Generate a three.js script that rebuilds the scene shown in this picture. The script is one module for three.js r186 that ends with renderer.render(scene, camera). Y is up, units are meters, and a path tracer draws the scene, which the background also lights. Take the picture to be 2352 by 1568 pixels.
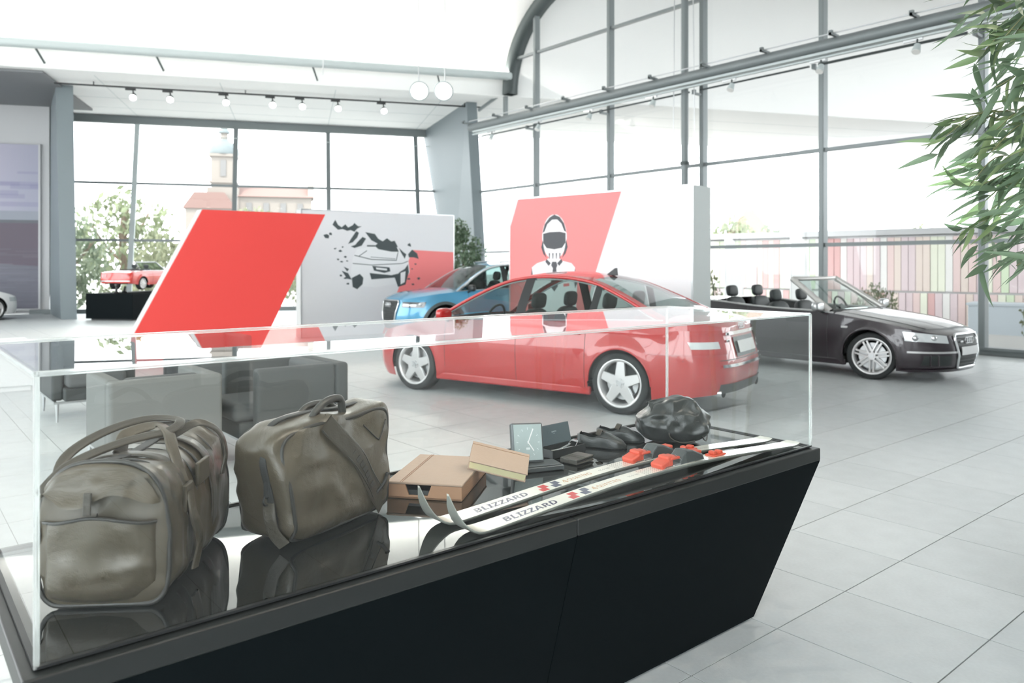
import * as THREE from 'three';
import { RoundedBoxGeometry } from 'three/addons/geometries/RoundedBoxGeometry.js';
import { mergeGeometries, mergeVertices } from 'three/addons/utils/BufferGeometryUtils.js';
import { ImprovedNoise } from 'three/addons/math/ImprovedNoise.js';
import { RectAreaLightUniformsLib } from 'three/addons/lights/RectAreaLightUniformsLib.js';

// ---------- camera, sky, sun, exposure ----------
const renderer = new THREE.WebGLRenderer();
renderer.toneMapping = THREE.LinearToneMapping;
renderer.toneMappingExposure = 2.35;
renderer.shadowMap.enabled = true;
RectAreaLightUniformsLib.init();
const scene = new THREE.Scene();
// x runs along the floor tiles to the right and away, -z to the left and away, the lens looks between the two and is shifted down
const camera = new THREE.PerspectiveCamera(47.93, 1.5, 0.05, 600);
camera.position.set(0, 1.56, 0);
camera.lookAt(0.6379, 1.56, -0.7701);
camera.setViewOffset(2352, 1568, 0, 174, 2352, 1568);
camera.focus = 2.9;
camera.userData.fStop = 3.6;
camera.updateProjectionMatrix();
scene.background = new THREE.Color().setRGB(2.75, 2.92, 2.97);
const sun = new THREE.DirectionalLight(0xfff4e6, 2.6);
sun.position.set(-34, 62, -6);
sun.target.position.set(12, 0, -18);
sun.castShadow = true;
sun.shadow.mapSize.set(2048, 2048);
Object.assign(sun.shadow.camera, { left: -80, right: 80, top: 80, bottom: -80, near: 1, far: 260 });
scene.add(sun, sun.target);

// ---------- helpers ----------
const PI = Math.PI, R = (d) => d * PI / 180;
let seed = 7;
const rnd = () => { seed = (seed * 1664525 + 1013904223) >>> 0; return seed / 4294967296; };
const rr = (a, b) => a + (b - a) * rnd();
const perlin = new ImprovedNoise();
const noise = (x, y, z) => perlin.noise(x + 31.7, y + 11.3, z + 5.1);
const clamp = (v, a = 0, b = 1) => Math.min(b, Math.max(a, v));
const sstep = (a, b, x) => { const t = clamp((x - a) / (b - a)); return t * t * (3 - 2 * t); };
const lerp = (a, b, t) => a + (b - a) * t;
function poly(pts) {               // smooth curve through [x, y] pairs as a function of x
  const n = pts.length, m = [];
  for (let i = 0; i < n; i++) {
    const a = pts[Math.max(0, i - 1)], b = pts[Math.min(n - 1, i + 1)];
    m.push((b[1] - a[1]) / (b[0] - a[0] || 1));
  }
  return (x) => {
    if (x <= pts[0][0]) return pts[0][1];
    if (x >= pts[n - 1][0]) return pts[n - 1][1];
    let i = 0; while (x > pts[i + 1][0]) i++;
    const h = pts[i + 1][0] - pts[i][0], t = (x - pts[i][0]) / h, t2 = t * t, t3 = t2 * t;
    return (2 * t3 - 3 * t2 + 1) * pts[i][1] + (t3 - 2 * t2 + t) * h * m[i] + (3 * t2 - 2 * t3) * pts[i + 1][1] + (t3 - t2) * h * m[i + 1];
  };
}
const lin = (pts) => (x) => {
  if (x <= pts[0][0]) return pts[0][1];
  for (let i = 0; i < pts.length - 1; i++) if (x <= pts[i + 1][0]) return lerp(pts[i][1], pts[i + 1][1], (x - pts[i][0]) / (pts[i + 1][0] - pts[i][0]));
  return pts[pts.length - 1][1];
};
const V3 = (x, y, z) => new THREE.Vector3(x, y, z);
const names = {};
function numbered(n) { if (!(n in names)) { names[n] = 0; return n; } names[n]++; return n + '_' + String(names[n]).padStart(3, '0'); }
function clean(g) {
  let o = g.index ? g.toNonIndexed() : g;
  for (const k of Object.keys(o.attributes)) if (!['position', 'normal', 'uv'].includes(k)) o.deleteAttribute(k);
  if (!o.attributes.normal) o.computeVertexNormals();
  if (!o.attributes.uv) o.setAttribute('uv', new THREE.BufferAttribute(new Float32Array(o.attributes.position.count * 2), 2));
  return o;
}
const G = (list) => Array.isArray(list) ? (list.length === 1 ? list[0] : mergeGeometries(list.map(clean))) : list;
function part(name, geo, mat, parent, label) {
  const m = new THREE.Mesh(G(geo), mat); m.name = name; m.castShadow = m.receiveShadow = true;
  parent.add(m); if (label) m.userData.label = label; return m;
}
function thing(name, label, category, p = [0, 0, 0], turn = 0, group) {
  const o = new THREE.Group(); o.name = numbered(name); o.position.set(...p); o.rotation.y = turn;
  o.userData = { label, category }; if (group) o.userData.group = group; scene.add(o); return o;
}
function solo(name, geo, mat, label, category, p = [0, 0, 0], turn = 0, group) {
  const m = part(numbered(name), geo, mat, scene); m.position.set(...p); m.rotation.y = turn;
  m.userData = { label, category }; if (group) m.userData.group = group; return m;
}
function struct(name, geo, mat, p = [0, 0, 0], turn = 0) {
  const m = part(name, geo, mat, scene); m.position.set(...p); m.rotation.y = turn; m.userData = { kind: 'structure' }; return m;
}
const mv = (g, x = 0, y = 0, z = 0) => g.translate(x, y, z);
const rot = (g, ax, a) => ax === 'x' ? g.rotateX(a) : ax === 'y' ? g.rotateY(a) : g.rotateZ(a);
const bx = (w, h, d, x = 0, y = 0, z = 0) => new THREE.BoxGeometry(w, h, d).translate(x, y, z);
const rb = (w, h, d, x = 0, y = 0, z = 0, r = 0.01, s = 2) => new RoundedBoxGeometry(w, h, d, s, Math.min(r, w / 2.01, h / 2.01, d / 2.01)).translate(x, y, z);
const cyl = (r1, r2, h, x = 0, y = 0, z = 0, s = 24) => new THREE.CylinderGeometry(r1, r2, h, s).translate(x, y, z);
function tube(pts, r, seg = 0, rs = 8, closed = false, tension = 0.5) {
  const c = new THREE.CatmullRomCurve3(pts.map((p) => p.isVector3 ? p : V3(...p)), closed, 'catmullrom', tension);
  return new THREE.TubeGeometry(c, seg || pts.length * 6, r, rs, closed);
}
function bar(a, b, r, rs = 10) {    // straight rod between two points
  const A = V3(...a), B = V3(...b), l = A.distanceTo(B), g = new THREE.CylinderGeometry(r, r, l, rs);
  g.applyQuaternion(new THREE.Quaternion().setFromUnitVectors(V3(0, 1, 0), B.clone().sub(A).normalize()));
  return g.translate((A.x + B.x) / 2, (A.y + B.y) / 2, (A.z + B.z) / 2);
}
function beam(a, b, w, h) {         // straight box bar, w across, h upright
  const A = V3(...a), B = V3(...b), d = B.clone().sub(A), l = d.length(); d.normalize();
  const up = Math.abs(d.y) > 0.95 ? V3(1, 0, 0) : V3(0, 1, 0), s = V3().crossVectors(up, d).normalize(), u = V3().crossVectors(d, s);
  const g = new THREE.BoxGeometry(w, h, l); g.applyMatrix4(new THREE.Matrix4().makeBasis(s, u, d));
  return g.translate((A.x + B.x) / 2, (A.y + B.y) / 2, (A.z + B.z) / 2);
}
function grid(fn, nu, nv, flip = false) {   // fn(u, v) in 0..1 -> [x, y, z]
  const p = [], uv = [], ix = [];
  for (let i = 0; i <= nu; i++) for (let j = 0; j <= nv; j++) { p.push(...fn(i / nu, j / nv)); uv.push(i / nu, j / nv); }
  for (let i = 0; i < nu; i++) for (let j = 0; j < nv; j++) {
    const a = i * (nv + 1) + j, b = a + nv + 1;
    if (flip) ix.push(a, a + 1, b, b, a + 1, b + 1); else ix.push(a, b, a + 1, b, b + 1, a + 1);
  }
  const g = new THREE.BufferGeometry();
  g.setAttribute('position', new THREE.Float32BufferAttribute(p, 3)); g.setAttribute('uv', new THREE.Float32BufferAttribute(uv, 2));
  g.setIndex(ix); g.computeVertexNormals(); return g;
}
function hex(b, t) {                // b, t: four corners each, counter-clockwise from above
  const P = [...b, ...t], f = [[3, 2, 1, 0], [4, 5, 6, 7], [0, 1, 5, 4], [1, 2, 6, 5], [2, 3, 7, 6], [3, 0, 4, 7]], p = [], uv = [];
  for (const q of f) for (const k of [0, 1, 2, 0, 2, 3]) { p.push(...P[q[k]]); uv.push([0, 1, 1, 0][k], [0, 0, 1, 1][k]); }
  const g = new THREE.BufferGeometry();
  g.setAttribute('position', new THREE.Float32BufferAttribute(p, 3)); g.setAttribute('uv', new THREE.Float32BufferAttribute(uv, 2)); g.computeVertexNormals(); return g;
}
function prism(pts, depth, bevel = 0) {   // outline in x, y pushed along z, centred
  const s = new THREE.Shape(pts.map((p) => new THREE.Vector2(p[0], p[1])));
  return new THREE.ExtrudeGeometry(s, { depth: depth - 2 * bevel, bevelEnabled: bevel > 0, bevelSize: bevel, bevelThickness: bevel, bevelSegments: 2, bevelOffset: -bevel, curveSegments: 12 }).translate(0, 0, -depth / 2 + bevel);
}
function soft(w, h, d, n, seg, fn) {      // box rounded like a cushion, then bent by fn
  const g0 = new THREE.BoxGeometry(2, 2, 2, seg, seg, seg); g0.deleteAttribute('normal'); g0.deleteAttribute('uv');
  const g = mergeVertices(g0, 1e-5), P = g.attributes.position, uv = [], v = V3();
  for (let i = 0; i < P.count; i++) {
    v.fromBufferAttribute(P, i);
    const k = 1 / Math.pow(Math.abs(v.x) ** n + Math.abs(v.y) ** n + Math.abs(v.z) ** n, 1 / n);
    v.multiplyScalar(k); v.x *= w / 2; v.y *= h / 2; v.z *= d / 2;
    uv.push((v.x + v.z * 0.8) * 4, (v.y + v.z * 0.5) * 4);
    if (fn) fn(v); P.setXYZ(i, v.x, v.y, v.z);
  }
  g.setAttribute('uv', new THREE.Float32BufferAttribute(uv, 2)); g.computeVertexNormals(); return g;
}
// ---------- textures and materials ----------
function canvas(w, h, draw, srgb = true) {
  const c = document.createElement('canvas'); c.width = w; c.height = h; draw(c.getContext('2d'), w, h);
  const t = new THREE.CanvasTexture(c); if (srgb) t.colorSpace = THREE.SRGBColorSpace; t.anisotropy = 8; t.wrapS = t.wrapT = THREE.RepeatWrapping; return t;
}
function dataTex(n, fn, rep = 1) {
  const a = new Uint8Array(n * n * 4);
  for (let y = 0; y < n; y++) for (let x = 0; x < n; x++) { const v = clamp(fn(x / n, y / n)) * 255, o = (y * n + x) * 4; a[o] = a[o + 1] = a[o + 2] = v; a[o + 3] = 255; }
  const t = new THREE.DataTexture(a, n, n); t.wrapS = t.wrapT = THREE.RepeatWrapping; t.magFilter = t.minFilter = THREE.LinearFilter; t.repeat.set(rep, rep); t.needsUpdate = true; return t;
}
const tri = (f) => (u, v) => { const w = 0.15, e = (t) => sstep(0, w, t) * sstep(0, w, 1 - t); return f(u, v) * e(u) * e(v) + 0.5 * (1 - e(u) * e(v)); };
const grain = dataTex(256, (u, v) => 0.5 + 0.3 * noise(u * 60, v * 60, 1) + 0.25 * noise(u * 128, v * 128, 4));
const leatherBump = dataTex(256, tri((u, v) => 0.5 + 0.35 * noise(u * 9, v * 9, 2) + 0.2 * noise(u * 40, v * 40, 6)), 2);
const S = (o) => new THREE.MeshStandardMaterial(o), P = (o) => new THREE.MeshPhysicalMaterial(o);
const C = (r, g, b) => new THREE.Color().setRGB(r, g, b);
const pane = (o = {}) => P({ color: 0xffffff, transmission: 1, thickness: 0, roughness: 0, ior: 1.5, side: THREE.DoubleSide, ...o });
const M = {
  white: S({ color: C(0.8, 0.8, 0.8), roughness: 0.75 }),
  ceiling: S({ color: C(0.86, 0.86, 0.85), roughness: 0.9 }),
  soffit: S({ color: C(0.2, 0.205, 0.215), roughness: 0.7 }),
  wallGrey: S({ color: C(0.5, 0.5, 0.51), roughness: 0.8 }),
  fin: S({ color: C(0.17, 0.2, 0.215), roughness: 0.55 }),
  steel: S({ color: C(0.19, 0.21, 0.215), roughness: 0.45, metalness: 0.3 }),
  steelDark: S({ color: C(0.06, 0.075, 0.075), roughness: 0.5 }),
  alu: S({ color: C(0.6, 0.61, 0.62), roughness: 0.3, metalness: 0.9 }),
  railGrey: S({ color: C(0.5, 0.55, 0.55), roughness: 0.5 }),
  glass: pane({ ior: 1.45 }),
  black: P({ color: C(0.002, 0.0045, 0.0055), roughness: 0.7, specularIntensity: 0.18 }),
  rimBlack: S({ color: C(0.012, 0.014, 0.014), roughness: 0.4 }),
  blackPlastic: S({ color: C(0.02, 0.022, 0.023), roughness: 0.4 }),
  rubber: S({ color: C(0.018, 0.02, 0.021), roughness: 0.75 }),
  chrome: S({ color: C(0.75, 0.76, 0.77), roughness: 0.12, metalness: 1 }),
  rimSilver: S({ color: C(0.62, 0.61, 0.61), roughness: 0.3, metalness: 0.55 }),
  grout: S({ color: C(0.2, 0.21, 0.21), roughness: 0.9 }),
};
// ---------- the hall ----------
// the roof, the far glazing and the left wall stand turned against the tile grid: local x along the vault, local -z away
const TURN = -0.4194, CB = 0.913, SB = 0.407;
const loc = (b, n) => [CB * b + SB * n, SB * b - CB * n];          // (along the vault, away) -> world x, z
const tileU = 0.5925, tileV = 0.62, u0 = 2.984, v0 = 1.816;
{ // floor: slab of bedding and grout, tiles on it
  const A = loc(-22, -6), D = loc(5.7, 28.1), E = loc(-22, 28.1);
  const corners = [[A[0], -A[1]], [15.1, -13.3], [15.1, 20], [D[0], -D[1]], [E[0], -E[1]]];
  const g = prism(corners, 0.25); g.rotateX(-PI / 2); g.translate(0, -0.128, 0);
  const floor = struct('floor', g, M.grout);
  const inside = (x, v) => { let c = false; for (let i = 0, j = 4; i < 5; j = i++) { const a = corners[i], b = corners[j]; if ((a[1] > v) !== (b[1] > v) && x < (b[0] - a[0]) * (v - a[1]) / (b[1] - a[1]) + a[0]) c = !c; } return c; };
  const speck = dataTex(256, (u, v) => 0.5 + 0.25 * noise(u * 70, v * 70, 3) + 0.2 * noise(u * 25, v * 25, 9), 2);
  const cloudy = [0, 1, 2].map((k) => dataTex(128, (u, v) => 0.93 + 0.05 * noise(u * 5 + k * 3, v * 5, k) + 0.04 * noise(u * 40, v * 40, k)));
  const mats = [0, 1, 2].map((k) => S({ color: C(0.53 + k * 0.012, 0.56 + k * 0.012, 0.567 + k * 0.012), map: cloudy[k], roughness: 0.44, bumpMap: speck, bumpScale: 0.0006 }));
  const geo = new THREE.BoxGeometry(tileU - 0.006, 0.012, tileV - 0.006), cells = [];
  for (let i = -80; i < 40; i++) for (let j = -40; j < 60; j++) {
    const x = u0 + (i + 0.5) * tileU, v = v0 + (j + 0.5) * tileV;
    if (!inside(x, v)) continue;
    const d = x * 0.6379 + v * 0.7701, r = x * 0.7701 - v * 0.6379;
    cells.push([x, v, d > 0.9 && Math.abs(r) < d * 0.72 + 0.4 && !(v > 1.2 && v < 2.9 && x > 0 && x < 2.7 && false) ? d : 999 + Math.hypot(x, v)]);
  }
  cells.sort((a, b) => a[2] - b[2]);
  cells.slice(0, 300).forEach(([x, v], i) => { const t = part('tile' + (i ? '_' + String(i).padStart(3, '0') : ''), geo, mats[(i * 7 + (i >> 2)) % 3], floor); t.position.set(x, -0.006, -v); });
  const rest = cells.slice(300).map(([x, v]) => geo.clone().translate(x, -0.006, -v));
  part('tile_field', rest, mats[1], floor).userData.kind = 'stuff';
}
{ // roof: curved vault, flat back ceiling and their continuation as a canopy over the forecourt
  const arc = []; for (let k = 0; k <= 40; k++) { const a = k / 40 * PI / 2; arc.push([19.93 + 3.07 * Math.cos(a), 6.81 + 3.09 * Math.sin(a)]); }
  const prof = [...arc, [-7, 9.9], [-7, 10.3], [19.93, 10.3], [22.2, 9.5], [23.5, 8.2], [23.6, 7.1], [30.2, 7.1], [30.2, 6.81]];
  const g = new THREE.ExtrudeGeometry(new THREE.Shape(prof.map((p) => new THREE.Vector2(...p))), { depth: 62, bevelEnabled: false }).rotateY(PI / 2).translate(-24, 0, 0);
  const roof = struct('ceiling', g, M.ceiling, [0, 0, 0], TURN);
  for (const n of [24.9, 26.5, 28.1]) part('joint', bx(40, 0.004, 0.018, 8, 6.808, -n), M.railGrey, roof);
  for (const b of [-5.4, -2.15, 1.1, 4.4, 7.6]) part('joint', bx(0.018, 0.004, 6.4, b, 6.807, -26.7), M.railGrey, roof);
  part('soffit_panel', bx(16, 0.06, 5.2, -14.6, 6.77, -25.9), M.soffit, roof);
}
struct('wall_left', [bx(0.3, 0.9, 36, -22.1, 0.45, -11), bx(0.3, 0.8, 36, -22.1, 9.6, -11)], M.white, [0, 0, 0], TURN);
{ // glazed left side of the hall
  const win = struct('window_3', [bx(0.2, 0.12, 36, -22, 0.96, -11), bx(0.2, 0.12, 36, -22, 9.14, -11)], M.steel, [0, 0, 0], TURN);
  for (let i = 0; i <= 9; i++) part('mullion', bx(0.16, 8.2, 0.12, -22, 5.05, 6.5 - i * 3.9), M.steel, win);
  for (let i = 0; i < 9; i++) part('window_pane', grid((u, v) => [-22, lerp(1.0, 9.1, v), 6.5 - (i + u) * 3.9], 1, 1), M.glass, win);
}
const wb = struct('wall_back', [bx(19, 10, 0.3, 10.5, 5, 6.2), bx(23, 0.9, 0.3, -10.5, 0.45, 6.2), bx(23, 0.8, 0.3, -10.5, 9.6, 6.2)], M.white, [0, 0, 0], TURN);
{
  const win = struct('window_4', [bx(23, 0.12, 0.2, -10.5, 0.96, 6.1), bx(23, 0.12, 0.2, -10.5, 9.14, 6.1)], M.steel, [0, 0, 0], TURN);
  for (let i = 0; i <= 6; i++) part('mullion', bx(0.12, 8.2, 0.16, -21.9 + i * 3.8, 5.05, 6.1), M.steel, win);
  for (let i = 0; i < 6; i++) part('window_pane', grid((u, v) => [-21.9 + (i + u) * 3.8, lerp(1, 9.1, v), 6.1], 1, 1), M.glass, win);
}
// glazed back wall would stand behind the viewer; pillars of dark cladding break it up
for (const b of [1.5, 7, 12]) part('pillar_cladding', bx(0.7, 9.9, 0.25, b, 4.95, 5.95), M.fin, wb);
for (const b of [4.2, 9.5]) part('dark_panel', bx(2.4, 3.2, 0.08, b, 2.0, 6.02), M.soffit, wb);
{ // far left wall with its big printed landscape
  struct('wall_far', bx(14.2, 6.81, 0.3, -14.9, 3.405, -28.35), M.wallGrey, [0, 0, 0], TURN);
  const print = canvas(512, 256, (c, w, h) => {
    let q = c.createLinearGradient(0, 0, w, 0); q.addColorStop(0, '#b9aab8'); q.addColorStop(0.45, '#e6c9cc'); q.addColorStop(0.7, '#c3b9c8'); q.addColorStop(1, '#9a9aab'); c.fillStyle = q; c.fillRect(0, 0, w, h);
    c.fillStyle = 'rgba(120,120,150,0.28)'; for (let k = 0; k < 60; k++) c.fillRect(rnd() * w, 40 + rnd() * 90, 40 + rnd() * 120, 2 + rnd() * 6);
    c.fillStyle = '#8e929c'; c.fillRect(0, 104, w, 14); c.fillStyle = '#5f6168'; c.fillRect(0, 118, w, 5);
    c.fillStyle = '#5f5560'; c.fillRect(0, 123, w, 133); c.fillStyle = '#6b6a75'; c.beginPath(); c.moveTo(0, 150); c.lineTo(w, 190); c.lineTo(w, h); c.lineTo(0, h); c.fill();
    for (let k = 0; k < 500; k++) { c.fillStyle = rnd() < 0.5 ? 'rgba(90,90,100,.25)' : 'rgba(130,128,140,.2)'; c.fillRect(rnd() * w, 160 + rnd() * 96, 20 + rnd() * 50, 1.5); }
  });
  const t = thing('wall_print', 'large printed mural of a hazy road landscape on the far left wall', 'mural', [...(() => { const q = loc(-14.4, 28.16); return [q[0], 0, q[1]]; })()], TURN);
  part('print', bx(12.6, 5.3, 0.04, 0, 2.83, 0), S({ map: print, roughness: 0.6 }), t);
  part('frame_strip', [bx(0.06, 5.36, 0.07, 6.33, 2.83, 0.0), bx(12.6, 0.06, 0.07, 0, 0.14, 0.0)], M.wallGrey, t);
}
{ // slanted fins either side of the far glazing, in local coordinates of the vault
  const L = (b, n, h) => [b, h, -n];
  struct('trim_1', hex([L(-6.62, 25, 0), L(-6.2, 25, 0), L(-7.2, 28.1, 0), L(-7.75, 28.1, 0)], [L(-6.75, 25, 6.81), L(-6.3, 25, 6.81), L(-7.75, 29.9, 6.81), L(-8.3, 29.9, 6.81)]), M.fin, [0, 0, 0], TURN);
  struct('trim_2', hex([L(5.62, 24.1, 0), L(5.95, 24.1, 0), L(5.95, 28.2, 0), L(5.55, 28.2, 0)], [L(5.22, 24.1, 6.81), L(5.55, 24.1, 6.81), L(5.2, 29.9, 6.81), L(4.72, 29.9, 6.81)]), M.fin, [0, 0, 0], TURN);
}
{ // far glazing, leaning outwards
  const win = struct('window_1', bx(14.4, 0.14, 0.16, -1.1, 0.07, -28.0), M.steel, [0, 0, 0], TURN);
  const at = (h) => 28 + 1.6 * h / 6.8, bs = [-8.0, -5.42, -2.15, 1.1, 4.38, 5.9], hs = [0.14, 2.42, 4.4, 6.5];
  const P3 = (b, h) => [b, h, -at(h)];
  part('header_beam', beam(P3(-8.2, 6.66), P3(5.4, 6.66), 0.2, 0.26), M.steel, win);
  for (const b of bs.slice(1, 5)) part('mullion', [beam(P3(b, 0.1), P3(b, 6.6), 0.1, 0.16)], b === -5.42 ? M.railGrey : M.steel, win);
  for (const h of hs.slice(1, 3)) part('transom', beam(P3(-8, h), P3(5.8, h), 0.08, 0.085), M.steel, win);
  part('blind_rail', bar([-7.6, 6.12, -at(6.1) + 0.25], [5, 6.12, -at(6.1) + 0.25], 0.014), M.railGrey, win);
  for (let i = 0; i < bs.length - 1; i++) for (let j = 0; j < 3; j++) {
    const a = P3(bs[i], hs[j]), b = P3(bs[i + 1], hs[j]), c = P3(bs[i + 1], hs[j + 1]), d = P3(bs[i], hs[j + 1]);
    part('window_pane', grid((u, v) => [lerp(a[0], b[0], u), lerp(a[1], d[1], v), lerp(a[2], d[2], v)], 1, 1), M.glass, win);
  }
}
// right-hand glass front, parallel to the tile grid
struct('wall_right', bx(0.3, 9.9, 12.4, 15.02, 4.95, 7.05), M.wallGrey);
for (const z of [2, 4.6, 7.2, 9.8]) part('dark_panel', bx(0.08, 3.0, 1.3, 14.84, 1.9, z), M.soffit, scene.getObjectByName('wall_right'));
const FU = 15.02, spring = (23 - SB * FU) / CB;
{
  const win = struct('window_2', [bx(0.16, 0.1, 20.6, FU, 0.05, -9.45), bx(0.24, 0.05, 20.6, FU, 0.11, -9.45)], M.steel);
  const vs = []; for (let k = -2; k <= 4; k++) vs.push(5.12 + k * 2.97); vs.push(19.75);
  const hs = [0.14, 1.99, 3.94, 5.9, 7.85, 9.86];
  const top = (v) => { const n = SB * FU + CB * v; return n > 22.99 ? 6.8 : n < 19.93 ? 9.88 : 6.81 + 3.07 * Math.sqrt(Math.max(0, 1 - ((n - 19.93) / 3.07) ** 2)); };
  for (const v of vs.slice(0, -1)) part('mullion', rb(0.2, top(v) - 0.1, 0.11, FU, (top(v) + 0.1) / 2, -v, 0.02), M.steel, win);
  for (const h of hs.slice(1, 5)) {
    let end = 19.7; if (h > 6.8) { const k = (h - 6.81) / 3.09; end = (19.93 + 3.07 * Math.sqrt(Math.max(0, 1 - k * k)) - SB * FU) / CB; }
    part('transom', bx(0.1, 0.075, end + 0.8, FU, h, -(end - 0.8) / 2), M.steel, win);
  }
  for (let i = 0; i < vs.length - 1; i++) for (let j = 0; j < hs.length - 1; j++) {
    const a = vs[i], b = vs[i + 1], lo = hs[j];
    if (lo > Math.max(top(a), top(b)) - 0.05) continue;
    part('window_pane', grid((u, v) => { const vv = lerp(a, b, u); return [FU, Math.max(lo, lerp(lo, Math.min(hs[j + 1], top(vv)), v)), -vv]; }, 10, 1), M.glass, win);
  }
  // dark arch where the vault meets the glass
  const pts = []; for (let k = 0; k <= 18; k++) { const a = k / 18 * PI / 2, n = 19.93 + 2.95 * Math.cos(a); pts.push(V3(FU - 0.02, 6.81 + 2.97 * Math.sin(a), -(n - SB * FU) / CB)); }
  const arch = grid((u, v) => { const k = u * 18, i = Math.min(17, Math.floor(k)), p = pts[i].clone().lerp(pts[i + 1], k - i), c = V3(FU, 6.81, -(19.93 - SB * FU) / CB), q = p.clone().sub(c), s = [1, 1, 0.905, 0.905, 1][Math.round(v * 4)], dx = [-0.2, 0.16, 0.16, -0.2, -0.2][Math.round(v * 4)]; return [FU + dx, c.y + q.y * s, c.z + q.z * s]; }, 36, 4);
  part('arch_frame', arch.toNonIndexed(), M.steelDark, win); 
  part('arch_foot', [bx(0.1, 0.9, 0.12, FU, 6.35, -spring + 0.05), beam([FU - 0.1, 6.55, -spring - 1.2], [FU, 7.0, -spring + 0.1], 0.06, 0.09)], M.steel, win);
  part('blind_rail', [bar([FU - 0.35, 5.62, -19.4], [FU - 0.35, 5.62, -11.2], 0.022), bar([FU - 0.35, 5.62, -10.9], [FU - 0.35, 5.62, -8.2], 0.022), bar([FU - 0.35, 5.62, -8.0], [FU - 0.35, 5.62, -5.25], 0.028), bar([FU - 0.35, 5.62, -5.0], [FU - 0.35, 5.62, 4], 0.028)], M.steelDark, win);
  for (const v of vs.slice(2, 7)) part('rail_bracket', [bx(0.4, 0.05, 0.06, FU - 0.2, 5.57, -v), bx(0.06, 0.1, 0.08, FU - 0.36, 5.6, -v)], M.steel, win);
}
{ // pipe girder with its lighting flange in front of the glass
  const t = thing('pipe_girder', 'long grey pipe girder running high along the right glass front', 'girder', [14.3, 5.86, 0]);
  part('pipe', bar([0, 0, -19.3], [0, 0, 12], 0.125, 20), M.steel, t);
  part('flange', [bx(0.16, 0.05, 31, 0, -0.15, -3.6), bx(0.07, 0.03, 31, -0.05, -0.24, -3.6)], M.railGrey, t);
  part('cable_tray', [bar([-0.13, 0.17, -19.2], [-0.13, 0.17, 11], 0.014)], M.alu, t);
  for (let v = -3; v < 19.5; v += 1.49) part('clamp', [bx(0.3, 0.05, 0.05, -0.1, 0.14, -v), bx(0.06, 0.09, 0.07, -0.22, 0.16, -v)], M.steel, t);
  const c = thing('round_column', 'slim round grey steel column carrying the pipe girder behind the driver display wall', 'column', [14.55, 0, -11.24]);
  part('shaft', cyl(0.085, 0.085, 9.86, 0, 4.93, 0, 24), M.steel, c);
  part('base_plate', rb(0.34, 0.03, 0.34, 0, 0.015, 0, 0.008), M.steel, c);
  part('clamp', [bar([-0.18, 3.95, 0.18], [0.18, 3.95, -0.18], 0.025), cyl(0.11, 0.11, 0.07, 0, 3.95, 0)], M.steelDark, c);
  for (const z of [-0.3, 0.32]) solo('bracing_cable', bar([14.5, 3.95, -11.24 + z], [14.5, 9.85, -11.24 + z * 0.8], 0.012), M.alu, z < 0 ? 'thin steel bracing cable on the far side of the round column' : 'thin steel bracing cable on the near side of the round column', 'cable');
  // smooth tube rail under the vault's springing line
  const b = thing('ceiling_tube_rail', 'long pale grey tube rail under the foot of the curved ceiling', 'rail', [0, 7.33, 0], TURN);
  part('tube', [rb(29.2, 0.24, 0.24, -8.3, 0, -22.55, 0.09, 3)], M.railGrey, b);
  part('lamp_strip', bx(29, 0.012, 0.1, -8.3, 0.122, -22.55), S({ color: 0xffffff, emissive: C(1, 0.99, 0.97), emissiveIntensity: 2 }), b);
  const up = new THREE.RectAreaLight(0xfffaf2, 32, 29, 0.1); up.position.set(-8.3, 0.14, -22.55); up.rotation.x = PI / 2; b.add(up);   // lights the vault from below
  for (const x of [-14, -10.6, -6.6, -3.7, 0.4, 4]) part('hanger', beam([x, -0.05, -22.6], [x + 0.16, -0.42, -22.9], 0.03, 0.05), M.steelDark, b);
  solo('ceiling_cable', bar([...(() => { const q = loc(0.65, 20.9); return [q[0], 0, q[1]]; })()].map((v, i) => i === 1 ? 6.6 : v), [...(() => { const q = loc(0.65, 20.9); return [q[0], 9.88, q[1]]; })()], 0.012), M.alu, 'thin vertical steel cable hanging from the white vault', 'cable');
}
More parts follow.
